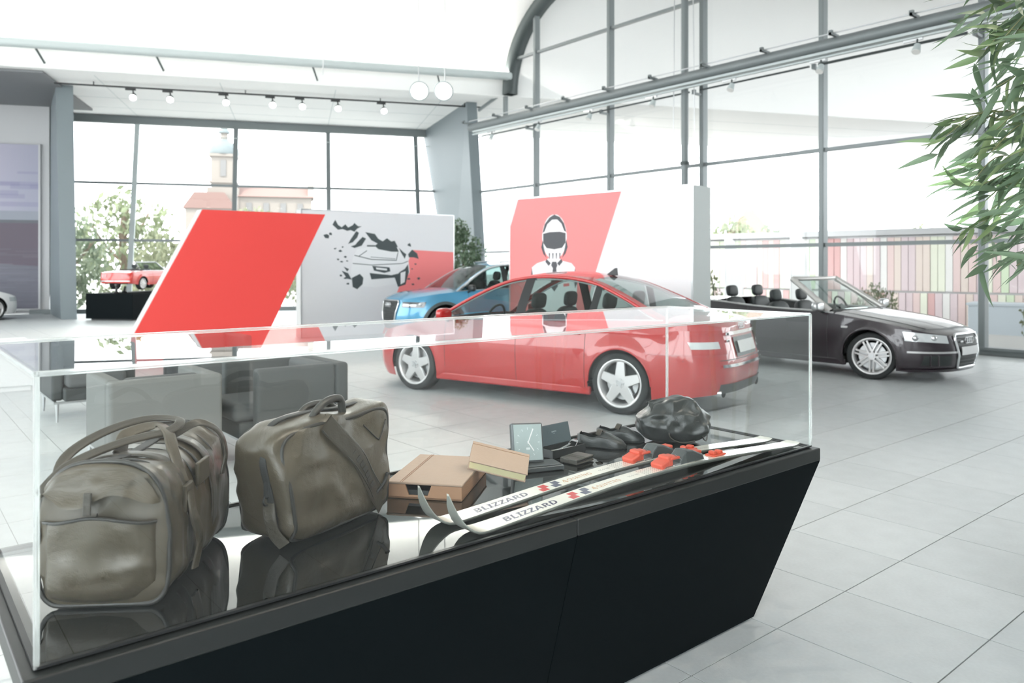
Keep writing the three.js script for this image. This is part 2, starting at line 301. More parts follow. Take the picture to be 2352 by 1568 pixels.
// ---------- outside ----------
{
  const ground = struct('ground_outside', grid((u, v) => { const x = lerp(-90, 210, u), z = lerp(40, -230, v); const dist = Math.max(x - 22, (SB * x - CB * z) - 36); return [x, -0.3 - 1.5 * sstep(0, 16, dist), z]; }, 60, 60), S({ color: C(0.36, 0.36, 0.35), roughness: 0.95, bumpMap: grain, bumpScale: 0.01 }));
  ground.material.side = THREE.DoubleSide;
}
const strips = [C(0.72, 0.46, 0.45), C(0.77, 0.6, 0.58), C(0.66, 0.76, 0.56), C(0.8, 0.81, 0.68), C(0.84, 0.82, 0.8), C(0.72, 0.6, 0.62), C(0.77, 0.66, 0.6)].map((c) => S({ color: c, roughness: 0.7 }));
{ // long low building clad in red, green and cream strips
  const t = thing('striped_building', 'long low building outside clad in upright red, green and cream panels', 'building', [33, -1.8, -10.5], R(-82));
  part('core', bx(40, 4.6, 8, 0, 2.3, -4.1), M.white, t);
  part('roof_edge', bx(40.6, 0.25, 8.6, 0, 4.75, -4), M.wallGrey, t);
  const geo = bx(0.25, 2.2, 0.07, 0, 0, 0);
  let k = 0;
  for (let row = 0; row < 2; row++) for (let i = 0; i < 120; i++) {
    const x = -19 + i * 0.27 + row * 0.1;
    const m = part('panel' + (k ? '_' + String(k).padStart(3, '0') : ''), geo, strips[Math.floor(rnd() * 7)], t); m.position.set(x, 1.15 + row * 2.28, 0.0 + rnd() * 0.03); k++;
  }
  const wg = bx(0.7, 1.5, 0.06), wm = P({ color: C(0.12, 0.15, 0.16), roughness: 0.1 });
  for (let i = 0; i < 6; i++) for (const y of [1.2, 3.4]) { const m = part('window', wg, wm, t); m.position.set(14 + i * 0.98, y, 0.02); }
}
for (const [x, z, s, l] of [[26.73, -18.1, 0.88, 'tall white sail-shaped banner outside by the bushes at the driver wall edge'], [27.9, -15.85, 0.92, 'tall white sail-shaped banner outside near the middle mullion behind the dark convertible']]) {
  const t = thing('sail_banner', l, 'banner', [x, -1.75, z], R(-82), 'white sail banners outside');
  const out = [[-0.9, 0.2], [-0.9, 5.3], [-0.2, 4.9]]; for (let k = 0; k <= 8; k++) { const a = k / 8; out.push([lerp(0.1, 0.95, Math.sin(a * PI / 2)), lerp(4.5, 0.2, a)]); }
  part('sail', prism(out.map(([a, b]) => [a * s * 0.55, b * s]), 0.06), M.white, t);
  part('mast', [bar([-0.52 * s, 0, 0], [-0.52 * s, 5.4 * s, 0], 0.04), cyl(0.3, 0.35, 0.12, -0.52 * s, 0.06, 0)], M.alu, t);
}
solo('utility_box', [rb(3.4, 1.9, 1.4, 0, 0.95, 0, 0.04), bx(3.5, 0.08, 1.5, 0, 1.92, 0)], S({ color: C(0.52, 0.57, 0.61), roughness: 0.6 }), 'blue-grey utility cabinet outside beyond the bonnet of the dark convertible', 'cabinet', [30.5, -1.7, -9.0], R(-80));
{ // street wall far right, beyond
  const t = thing('pale_house', 'pale plastered house outside at the far right with rows of tall windows', 'building', [44, -1.8, 21], R(-88));
  part('wall', bx(18, 7, 8, 0, 3.5, -4), S({ color: C(0.24, 0.235, 0.23), roughness: 0.9 }), t);
  part('eaves', bx(18.6, 0.3, 8.6, 0, 7.1, -4), M.wallGrey, t);
  for (let i = 0; i < 9; i++) for (const y of [1.5, 4.1]) part('window', bx(0.9, 1.7, 0.1, -8 + i * 2, y, 0.02), P({ color: C(0.2, 0.23, 0.25), roughness: 0.15 }), t);
}
{ // house with a steep roof among the trees
  const t = thing('gabled_house', 'pale house with a steep sandy roof among the trees outside', 'building', [61.4, -2, -40], R(-60));
  part('wall', bx(4.4, 5.6, 4.4, 0, 2.8, 0), S({ color: C(0.2, 0.185, 0.165), roughness: 0.9 }), t);
  part('roof', rot(prism([[-2.6, 0], [2.6, 0], [0.3, 2.9], [-0.3, 2.9]], 4.8), 'y', 0).translate(0, 5.6, 0), S({ color: C(0.2, 0.15, 0.12), roughness: 0.9 }), t);
}
{ // church with a domed tower
  const wallM = S({ color: C(0.17, 0.155, 0.14), roughness: 0.9 }), roofM = S({ color: C(0.14, 0.09, 0.08), roughness: 0.9 }), copper = S({ color: C(0.09, 0.11, 0.115), roughness: 0.7 }), dark = S({ color: C(0.12, 0.12, 0.12), roughness: 0.8 });
  const t = thing('church', 'hazy church with a domed bell tower and long nave beyond the far glazing', 'church', [39.7, -2.5, -114.7], R(-24));
  part('tower_shaft', [bx(3.3, 20.3, 3.3, 0, 10.15, 0), bx(3.8, 0.3, 3.8, 0, 16.3, 0), bx(3.9, 0.4, 3.9, 0, 20.2, 0), bx(4.4, 15.4, 4.4, 0, 7.7, 0)], wallM, t);
  part('dome', new THREE.LatheGeometry([[2.1, 0], [2.15, 0.3], [1.95, 1.1], [1.4, 1.75], [0.8, 2.05], [0.55, 2.3]].map((p) => new THREE.Vector2(...p)), 16).translate(0, 20.4, 0), copper, t);
  part('lantern', [cyl(0.5, 0.55, 1.1, 0, 23.1, 0, 8)], wallM, t);
  part('spire', new THREE.LatheGeometry([[0.8, 0], [0.82, 0.25], [0.45, 0.75], [0.12, 1.1], [0.07, 1.9], [0.01, 2.1]].map((p) => new THREE.Vector2(...p)), 12).translate(0, 23.6, 0), copper, t);
  for (const a of [0, 1, 2, 3]) part('belfry_window', rot(bx(0.8, 2.4, 0.3, 0, 18.3, 1.6), 'y', a * PI / 2), dark, t);
  part('nave_wall', bx(11, 14.2, 6, 7, 7.1, -1), wallM, t);
  part('nave_roof', rot(prism([[-3.4, 0], [3.4, 0], [0, 1.9]], 11.3), 'y', PI / 2).translate(7, 14.2, -1), roofM, t);
  part('gable', [rot(prism([[-3.1, 0], [3.1, 0], [2, 1.8], [0.8, 2.0], [0, 4.2], [-0.8, 2.0], [-2, 1.8]], 0.9), 'y', PI / 2).translate(12.4, 14.2, -1)], wallM, t);
  part('porch_roof', prism([[-3.6, 0], [3.6, 0], [2.0, 2.3], [-2.0, 2.3]], 6).translate(-1.6, 12.2, 1.6), roofM, t);
  part('porch_wall', bx(6.4, 12.2, 5.4, -1.6, 6.1, 1.6), wallM, t);
  for (let i = 0; i < 4; i++) part('nave_window', bx(0.8, 1.8, 0.2, 3.6 + i * 2.4, 12.4, 2.05), dark, t);
}
const leafQuad = (n, rx, ry, rz, size) => {   // loose ball of little leaves
  const p = [], uv = []; const v = V3(), q = new THREE.Quaternion();
  for (let i = 0; i < n; i++) {
    v.set(rr(-1, 1), rr(-1, 1), rr(-1, 1)); if (v.length() > 1 || v.length() < 0.35) { i--; continue; }
    const lump = 1 + 0.35 * noise(v.x * 2.3, v.y * 2.3, v.z * 2.3);
    q.setFromEuler(new THREE.Euler(rr(0, 6), rr(0, 6), rr(0, 6)));
    const s = size * rr(0.6, 1.4), c = [[-s, 0, 0], [0, -s * 0.45, 0], [s, 0, 0], [0, s * 0.45, 0.1 * s]].map((a) => V3(...a).applyQuaternion(q).add(V3(v.x * rx * lump, v.y * ry * lump, v.z * rz * lump)));
    for (const k of [0, 1, 2, 0, 2, 3]) { p.push(c[k].x, c[k].y, c[k].z); uv.push(0, 0); }
  }
  const g = new THREE.BufferGeometry(); g.setAttribute('position', new THREE.Float32BufferAttribute(p, 3)); g.setAttribute('uv', new THREE.Float32BufferAttribute(uv, 2)); g.computeVertexNormals(); return g;
};
const crowns = [0, 1, 2].map(() => leafQuad(1500, 1, 1, 1, 0.085));
const greens = [C(0.15, 0.18, 0.1), C(0.18, 0.2, 0.12), C(0.12, 0.155, 0.1)].map((c) => P({ color: c, roughness: 0.9, transmission: 0.35, thickness: 0, side: THREE.DoubleSide }));
const bark = S({ color: C(0.17, 0.13, 0.1), roughness: 0.95 });
function tree(x, z, h, w, k, label, base = -1.8) {
  const t = thing('tree', label, 'tree', [x, base, z], k * 1.7, 'trees outside the glass');
  const c = part('crown', crowns[k % 3], greens[k % 3], t); c.scale.set(w, h * 0.42, w); c.position.y = h * 0.58; c.userData.kind = 'stuff';
  part('trunk', [tube([[0, 0, 0], [0.1, h * 0.3, 0.05], [-0.05, h * 0.6, 0.1], [0.1, h * 0.85, 0]], 0.14 + h * 0.008, 16, 7), ...[0, 1, 2, 3].map((a) => tube([[0, h * (0.3 + a * 0.08), 0], [Math.cos(a * 1.9) * w * 0.4, h * (0.45 + a * 0.08), Math.sin(a * 1.9) * w * 0.4], [Math.cos(a * 1.9) * w * 0.7, h * (0.6 + a * 0.08), Math.sin(a * 1.9) * w * 0.7]], 0.07, 8, 5))], bark, t);
}
tree(10.0, -44, 7.4, 2.5, 0, 'tallest leafy tree beyond the far glazing, nearest the left fin');
tree(15.6, -42, 6.6, 2.5, 1, 'wide leafy tree beyond the far glazing left of the church tower');
tree(6.0, -38, 5.8, 2.0, 2, 'small tree beyond the far glazing half hidden by the left fin');
tree(20.5, -46, 5.4, 2.0, 0, 'round tree beyond the far glazing just below the church porch');
tree(27, -49, 5.6, 2.2, 1, 'low tree in front of the church nave, above the car artwork wall');
tree(33, -50, 5.2, 2.0, 2, 'low tree beyond the far glazing beside the right fin');
tree(29.5, -33, 5.4, 1.9, 1, 'tree outside between the right fin and the driver display wall');
tree(42.7, -29.2, 6.6, 1.9, 0, 'slender tree outside at the right edge of the driver display wall');
tree(47.5, -29, 5.9, 1.9, 2, 'dark round tree outside left of the middle mullion');
tree(46.4, -24.6, 5.8, 1.6, 1, 'twiggy tree outside right behind the middle mullion');
tree(54, -22.6, 6.0, 2.6, 0, 'broad pale tree outside between the middle and right mullions');
tree(62, 3, 6.6, 2.3, 2, 'tree outside behind the bamboo at the far right');
for (const [x, z, s, l] of [[27.4, -20.6, 1.6, 'green shrub outside at the foot of the sail banner'], [27.05, -12.6, 1.2, 'small shrub outside behind the windscreen of the convertible'], [27, -7.4, 1.2, 'thin green shrub outside right of the utility cabinet'], [9.5, -35, 2.2, 'shrub outside behind the red model car'], [13.2, -34.5, 2.0, 'shrub outside behind the slanted red wall']]) {
  const t = thing('shrub', l, 'shrub', [x, -1.5, z], s * 2, 'shrubs outside the glass');
  const c = part('foliage', crowns[1], greens[1], t); c.scale.set(s * 0.6, s, s * 0.6); c.position.y = s * 1.05; c.userData.kind = 'stuff';
  part('stem', bar([0, -0.1, 0], [0, s, 0], 0.05), bark, t);
}
// ---------- display walls ----------
const RED = C(0.83, 0.07, 0.062), SALMON = '#f48484', PALE = '#e4e2e4';
const redPrint = S({ color: RED, roughness: 0.55 }), edgeGrey = S({ color: C(0.52, 0.52, 0.52), roughness: 0.6 });
{ // slanted red wall
  const t = thing('slanted_display_wall', 'slanted plain red display wall shaped like a parallelogram', 'display wall', [5.145, 0, -12.78], -0.056);
  const o = [[-2.33, 0], [-0.18, 0], [1.055, 2.48], [-1.055, 2.48]];
  part('core', prism(o.map(([x, y]) => [x - 0.004, y]), 0.3).translate(0, 0, -0.16), edgeGrey, t);
  part('red_face', prism(o.map(([x, y]) => [lerp(x, -0.63, 0.004), lerp(y, 1.24, 0.004)]), 0.02).translate(0, 0, 0), redPrint, t);
}
function artCar(c, w, h) {
  c.fillStyle = PALE; c.fillRect(0, 0, w, h);
  c.fillStyle = SALMON; c.beginPath(); c.moveTo(w * 0.705, h * 0.305); c.lineTo(w, h * 0.32); c.lineTo(w, h); c.lineTo(w * 0.5, h); c.closePath(); c.fill();
  const K = '#454d4f', sx = w / 350, sy = h / 305;           // drawn in a 350 x 305 frame
  const pg = (pts, col = K) => { c.fillStyle = col; c.beginPath(); pts.forEach(([x, y], i) => i ? c.lineTo(x * sx, y * sy) : c.moveTo(x * sx, y * sy)); c.closePath(); c.fill(); };
  const ln = (pts, wd = 2) => { c.strokeStyle = K; c.lineWidth = wd * sx; c.beginPath(); pts.forEach(([x, y], i) => i ? c.lineTo(x * sx, y * sy) : c.moveTo(x * sx, y * sy)); c.stroke(); };
  // pale body of the leaping rally car
  pg([[118, 92], [170, 84], [222, 96], [236, 112], [240, 150], [228, 176], [160, 188], [112, 184], [104, 150], [108, 116]], '#e9e8e9');
  // torn roof and flying flakes
  pg([[64, 34], [70, 22], [76, 34], [84, 40], [92, 32], [98, 40], [108, 34], [112, 28], [120, 36], [128, 36], [118, 42], [112, 50], [104, 46], [96, 48], [86, 44], [76, 46]]);
  pg([[136, 50], [158, 54], [166, 66], [176, 72], [186, 64], [196, 72], [204, 70], [212, 86], [190, 84], [168, 80], [150, 70]]);
  pg([[116, 48], [122, 52], [118, 64], [108, 76], [98, 80], [104, 68]]); pg([[118, 76], [130, 62], [138, 66], [128, 84], [112, 90], [104, 86], [114, 82]]);
  pg([[164, 78], [208, 84], [214, 98], [196, 98], [166, 92], [158, 84]]); pg([[214, 88], [226, 100], [232, 104], [228, 116], [218, 98]]);
  pg([[236, 104], [246, 92], [258, 102], [262, 116], [250, 112], [238, 112]]);
  ln([[140, 84], [168, 84], [206, 90]], 3); ln([[112, 108], [150, 118], [208, 120], [212, 100]], 1.6); ln([[108, 128], [150, 132], [222, 128], [236, 122]], 1.4); ln([[122, 110], [140, 96]], 1.4); ln([[148, 112], [206, 116]], 1);
  pg([[152, 134], [192, 138], [194, 148], [180, 152], [156, 146]]); pg([[160, 138], [186, 141], [186, 146], [162, 143]], '#e9e8e9');
  pg([[146, 152], [196, 158], [212, 154], [206, 164], [150, 168]]);
  pg([[106, 164], [124, 154], [132, 164], [130, 180], [118, 192], [108, 186]]); pg([[204, 164], [216, 150], [228, 142], [236, 130], [238, 150], [230, 182], [212, 188]]); pg([[218, 152], [230, 148], [228, 176], [218, 182]], '#e9e8e9');
  pg([[84, 146], [98, 152], [106, 168], [96, 166]]); pg([[88, 136], [100, 142], [96, 148]]); 
  for (const [x, y, s] of [[52, 62, 9], [60, 56, 6], [70, 92, 4], [80, 98, 6], [86, 88, 3], [92, 112, 6], [84, 124, 5], [96, 122, 4], [76, 118, 4], [240, 80, 7], [254, 130, 4], [238, 168, 5], [262, 166, 6], [248, 182, 5], [246, 142, 3], [92, 164, 6], [82, 158, 5], [98, 178, 5]]) {
    const a = rnd() * 6; pg([0, 1, 2, 3, 4].map((k) => [x + Math.cos(a + k * 1.26) * s * (0.4 + 0.6 * rnd()), y + Math.sin(a + k * 1.26) * s * (0.3 + 0.5 * rnd())]));
  }
}
function artDriver(c, w, h) {
  c.fillStyle = PALE; c.fillRect(0, 0, w, h);
  c.fillStyle = SALMON; c.beginPath(); c.moveTo(w * 0.052, 0); c.lineTo(w * 0.66, 0); c.lineTo(w * 0.5, h * 0.52); c.lineTo(w * 0.4, h); c.lineTo(0, h); c.lineTo(0, h * 0.17); c.closePath(); c.fill();
  const K = '#484b50', Wt = '#eae8ea', sx = w / 470, sy = h / 460;
  const pg = (pts, col = K) => { c.fillStyle = col; c.beginPath(); pts.forEach(([x, y], i) => i ? c.lineTo(x * sx, y * sy) : c.moveTo(x * sx, y * sy)); c.closePath(); c.fill(); };
  const el = (x, y, a, b, col) => { c.fillStyle = col; c.beginPath(); c.ellipse(x * sx, y * sy, a * sx, b * sy, 0, 0, 2 * PI); c.fill(); };
  // shirt, arms, tie
  pg([[66, 196], [82, 184], [108, 176], [118, 168], [144, 168], [156, 178], [180, 184], [190, 196], [196, 236], [192, 330], [180, 460], [78, 460], [68, 330], [62, 236]], Wt);
  pg([[66, 196], [62, 236], [66, 250], [70, 222]]); pg([[190, 196], [196, 238], [190, 252], [186, 222]]);
  pg([[126, 180], [138, 180], [141, 190], [138, 198], [142, 248], [132, 262], [121, 248], [128, 198], [123, 190]]);
  pg([[110, 172], [122, 184], [116, 192], [106, 180]]); pg([[152, 172], [140, 184], [146, 192], [156, 180]]);
  pg([[158, 240], [174, 238], [174, 246], [158, 248]], '#e56a6a');
  // helmet
  el(132, 112, 35, 62, Wt); pg([[98, 100], [104, 76], [118, 58], [132, 50], [148, 58], [160, 76], [166, 100], [160, 96], [152, 76], [140, 64], [126, 64], [112, 76], [104, 96]]);
  pg([[100, 102], [118, 98], [148, 98], [164, 102], [164, 128], [154, 142], [132, 146], [110, 142], [100, 128]]);
  pg([[98, 120], [94, 140], [100, 158], [110, 170], [104, 150]]); pg([[166, 120], [170, 140], [164, 158], [154, 170], [160, 150]]);
  for (const x of [118, 128, 138, 148]) pg([[x - 2, 156], [x + 2, 156], [x + 1, 172], [x - 1, 172]]);
}
function displayWall(name, label, x0, z0, x1, z1, h, depth, art, px, py) {
  const L = Math.hypot(x1 - x0, z1 - z0), t = thing(name, label, 'display wall', [(x0 + x1) / 2, 0, (z0 + z1) / 2], Math.atan2(-(z1 - z0), x1 - x0));
  part('core', bx(L, h, depth, 0, h / 2, -depth / 2 - 0.005), art === artDriver ? S({ color: C(0.6, 0.64, 0.63), roughness: 0.6 }) : edgeGrey, t);
  const face = bx(L - 0.02, h - 0.02, 0.012, 0, h / 2, 0);
  part('printed_face', face, S({ map: canvas(px, py, art), roughness: 0.55 }), t);
  part('frame_trim', [bx(L + 0.012, 0.02, 0.03, 0, h - 0.005, 0), bx(0.02, h, 0.03, -L / 2, h / 2, 0), bx(0.02, h, 0.03, L / 2, h / 2, 0)], M.alu, t);
}
displayWall('printed_display_wall', 'white display wall printed with a shattering rally car and a salmon corner', 7.039, -15.595, 10.806, -15.266, 2.78, 0.32, artCar, 1400, 1030);
displayWall('printed_display_wall', 'thick salmon and white display wall printed with a helmeted driver in shirt and tie', 8.168, -9.907, 8.596, -6.514, 2.67, 0.5, artDriver, 1200, 940);
// ---------- lounge seats ----------
const seatDark = S({ color: C(0.05, 0.055, 0.055), roughness: 0.75, bumpMap: grain, bumpScale: 0.0008 }), seatMid = S({ color: C(0.15, 0.155, 0.15), roughness: 0.8, bumpMap: grain, bumpScale: 0.0008 }), seatPad = S({ color: C(0.08, 0.085, 0.085), roughness: 0.8 });
function lounge(label, x, z, turn, shell, w = 0.78, dp = 0.88) {   // faces local +z
  const t = thing('lounge_armchair', label, 'armchair', [x, 0, z], turn, 'lounge armchairs behind the glass case');
  const y0 = 0.2, h = 0.55, k = 0.075;
  part('backrest', rb(w, h, 0.12, 0, y0 + h / 2, -dp / 2 + 0.06, 0.03, 3), shell, t);
  for (const s of [-1, 1]) part('armrest', rb(0.11, h, dp * 0.74, s * (w / 2 - 0.055), y0 + h / 2, -dp / 2 + 0.12 + dp * 0.37, 0.03, 3), shell, t);
  part('seat_base', rb(w - 0.2, 0.13, dp - 0.14, 0, y0 + 0.065, 0.06, 0.02), seatDark, t);
  part('seat_cushion', rb(w - 0.23, 0.15, dp - 0.1, 0, y0 + 0.205, 0.08, 0.05, 4), seatPad, t);
  part('back_cushion', rb(w - 0.24, 0.3, 0.13, 0, y0 + 0.4, -dp / 2 + 0.18, 0.05, 4), seatPad, t);
  part('steel_frame', [bx(w - 0.02, 0.02, 0.025, 0, y0 - 0.01, dp / 2 - 0.04), bx(w - 0.02, 0.02, 0.025, 0, y0 - 0.01, -dp / 2 + 0.03), bx(0.025, 0.02, dp - 0.06, -w / 2 + 0.03, y0 - 0.01, 0), bx(0.025, 0.02, dp - 0.06, w / 2 - 0.03, y0 - 0.01, 0)], M.alu, t);
  for (const sx of [-1, 1]) for (const sz of [-1, 1]) part('leg', new THREE.CylinderGeometry(0.02, 0.011, y0 - 0.015, 8).translate(sx * (w / 2 - 0.04), (y0 - 0.015) / 2, sz * (dp / 2 - 0.045)), M.alu, t);
}
lounge('light grey lounge armchair turned away, nearest to the case behind the left bag', 1.63, -6.3, PI, seatMid);
lounge('dark lounge armchair facing left, its seat jutting past the arm behind the right bag', 2.62, -6.27, -PI / 2, seatDark, 0.82, 0.9);
lounge('dark lounge armchair at the far left facing the viewer', 1.74, -9.18, 0, seatDark);
lounge('dark lounge armchair facing the viewer, in front of the slanted red wall', 3.0, -9.18, 0, seatDark);
{
  const t = thing('coffee_table', 'low round dark coffee table between the four lounge armchairs', 'table', [2.15, 0, -7.75]);
  part('table_top', cyl(0.42, 0.41, 0.03, 0, 0.405, 0, 48), M.blackPlastic, t);
  part('stem', cyl(0.03, 0.03, 0.38, 0, 0.2, 0), M.alu, t); part('foot', cyl(0.24, 0.25, 0.015, 0, 0.0075, 0, 36), M.alu, t);
}
solo('white_bench', [rb(1.6, 0.54, 0.9, 0, 0.33, 0, 0.02), bx(1.5, 0.06, 0.8, 0, 0.03, 0)], M.white, 'low white block bench at the far left behind the case', 'bench', [0.75, 0, -11.7]);
// furniture behind the viewer, mirrored in the case front
{
  const t = thing('bistro_table', 'round white bistro table mirrored in the front of the case', 'table', [0.9, 0, 2.7]);
  part('table_top', cyl(0.36, 0.35, 0.03, 0, 0.735, 0, 48), M.white, t); part('stem', cyl(0.03, 0.03, 0.7, 0, 0.37, 0), M.alu, t); part('foot', cyl(0.24, 0.25, 0.02, 0, 0.01, 0, 36), M.alu, t);
  const d = thing('reception_desk', 'long white reception desk standing behind the viewer', 'desk', [5.6, 0, 4.6], 0.1);
  part('front', rb(5, 1.05, 0.12, 0, 0.525, -0.3, 0.02), M.white, d); part('counter', rb(5.1, 0.05, 0.9, 0, 1.075, 0, 0.015), M.steelDark, d); part('side', [bx(0.1, 1.05, 0.7, -2.4, 0.525, 0.05), bx(0.1, 1.05, 0.7, 2.4, 0.525, 0.05)], M.fin, d);
}
// ---------- lamps ----------
const lampGlow = S({ color: 0xffffff, emissive: C(1, 0.97, 0.92), emissiveIntensity: 6, roughness: 0.4 });
{
  const tr = thing('lighting_track', 'black lighting track under the flat back ceiling', 'track', [0, 6.7, 0], TURN);
  part('track', bx(12.4, 0.045, 0.05, -0.4, 0, -24.3), M.blackPlastic, tr);
  for (const b of [-5.6, -1.5, 2.5, 5.2]) part('hanger', bx(0.03, 0.09, 0.03, b, 0.066, -24.3), M.blackPlastic, tr);
  const words = ['leftmost', 'second from the left', 'third from the left', 'middle', 'third from the right', 'second from the right', 'rightmost'].map((s, i) => i === 3 ? 'fourth from the left' : s);
  [[6.113, -25.745], [7.077, -25.315], [8.574, -24.648], [9.867, -24.071], [10.71, -23.695], [11.75, -23.232], [13.119, -22.622]].forEach(([x, z], i) => {
    const k = 24.3 / 26; const t = thing('track_spotlight', `small black ceiling spotlight with glowing round face, ${words[i]} on the back track`, 'spotlight', [x * k, 6.645, z * k], TURN, 'spotlights on the back ceiling track');
    part('adapter', rb(0.28, 0.055, 0.07, -0.06, 0.0, 0, 0.01), M.blackPlastic, t);
    part('neck', bar([0, 0, 0], [0.02, -0.12, 0.02], 0.02), M.blackPlastic, t);
    part('housing', rot(cyl(0.07, 0.095, 0.16), 'x', -0.9).translate(0.02, -0.2, 0.02), M.steel, t);
    part('lamp_face', rot(cyl(0.09, 0.09, 0.02), 'x', -0.9).translate(0.02, -0.252, 0.087), lampGlow, t);
    const s = new THREE.SpotLight(0xfff2e0, 20, 0, 0.5, 0.6, 2); s.position.set(0.02, -0.262, 0.1); s.target.position.set(0.1, -6, 5); s.castShadow = true; t.add(s, s.target);
  });
  for (const [x, z, l, a] of [[9.808, -15.248, 'left', 0.2], [10.248, -14.884, 'right', -0.1]]) {
    const t = thing('round_floodlight', `large round white floodlight hanging from the vault, the ${l} one of the pair`, 'floodlight', [x, 5.65, z], -0.69 + a, 'pair of round floodlights');
    part('housing', rot(new THREE.LatheGeometry([[0, -0.22], [0.1, -0.2], [0.17, -0.1], [0.215, 0], [0.2, 0.01]].map((p) => new THREE.Vector2(...p)), 32), 'x', PI / 2 + 0.35), M.railGrey, t);
    part('lamp_face', rot(cyl(0.195, 0.195, 0.012, 0, 0.0, 0, 32), 'x', PI / 2 + 0.35), lampGlow, t);
    part('bezel', rot(new THREE.TorusGeometry(0.21, 0.022, 10, 40), 'x', 0.35), M.railGrey, t);
    part('hanger', [bar([0, 0.06, -0.16], [0, 4.2, -0.16], 0.012)], M.alu, t);
    const s = new THREE.SpotLight(0xfff6ea, 8, 0, 0.7, 0.6, 2); s.position.set(0, -0.005, 0.03); s.target.position.set(0, -2.2, 5); s.castShadow = true; t.add(s, s.target);
  }
  for (const [i, x] of [-1.5, 0.5, 2.5, 4.5, 6.5, 8.5].entries()) {   // row over the viewer, seen only as highlights on the cars
    const t = thing('overhead_spotlight', `ceiling spotlight above the viewer lighting the cars, number ${['one', 'two', 'three', 'four', 'five', 'six'][i]} from the left`, 'spotlight', [x, 7.2, 1.2], 0.69, 'spotlights above the viewer');
    part('stem', bar([0, 0.05, 0], [0, 2.68, 0], 0.015), M.blackPlastic, t);
    part('housing', rot(cyl(0.08, 0.11, 0.2), 'x', -2.5).translate(0, 0, 0), M.steel, t);
    part('lamp_face', rot(cyl(0.1, 0.1, 0.012), 'x', -2.5).translate(0, -0.086, -0.064), lampGlow, t);
    const s = new THREE.SpotLight(0xfff2e0, 25, 0, 0.5, 0.8, 2); s.position.set(0, -0.1, -0.075); s.target.position.set(0.6, -6.5, -8); s.castShadow = true; t.add(s, s.target);
  }
  [-18.1, -16.0, -14.0, -11.9, -9.73, -7.7, -5.9, -4.0].forEach((z, i) => {
    const t = thing('girder_spotlight', ['spotlight nearest the right fin under the pipe girder', 'second spotlight along the pipe girder from the right fin', 'third spotlight along the pipe girder from the right fin', 'spotlight under the pipe girder left of the round column', 'spotlight under the pipe girder right of the round column', 'spotlight under the pipe girder by the middle mullion', 'spotlight under the pipe girder near the bamboo', 'spotlight under the pipe girder hidden by the bamboo'][i], 'spotlight', [14.22, 5.575, z], 0, 'spotlights under the pipe girder');
    part('adapter', rb(0.05, 0.05, 0.34, 0.02, 0.0, -0.08, 0.01), M.alu, t);
    part('neck', bar([0, 0, 0], [-0.02, -0.1, 0], 0.018), M.steelDark, t);
    part('housing', rot(cyl(0.055, 0.075, 0.15), 'z', -0.5).translate(-0.03, -0.17, 0), M.railGrey, t);
    part('lamp_face', rot(cyl(0.07, 0.07, 0.012), 'z', -0.5).translate(-0.067, -0.238, 0), S({ color: C(0.85, 0.83, 0.8), roughness: 0.3 }), t);
  });
}
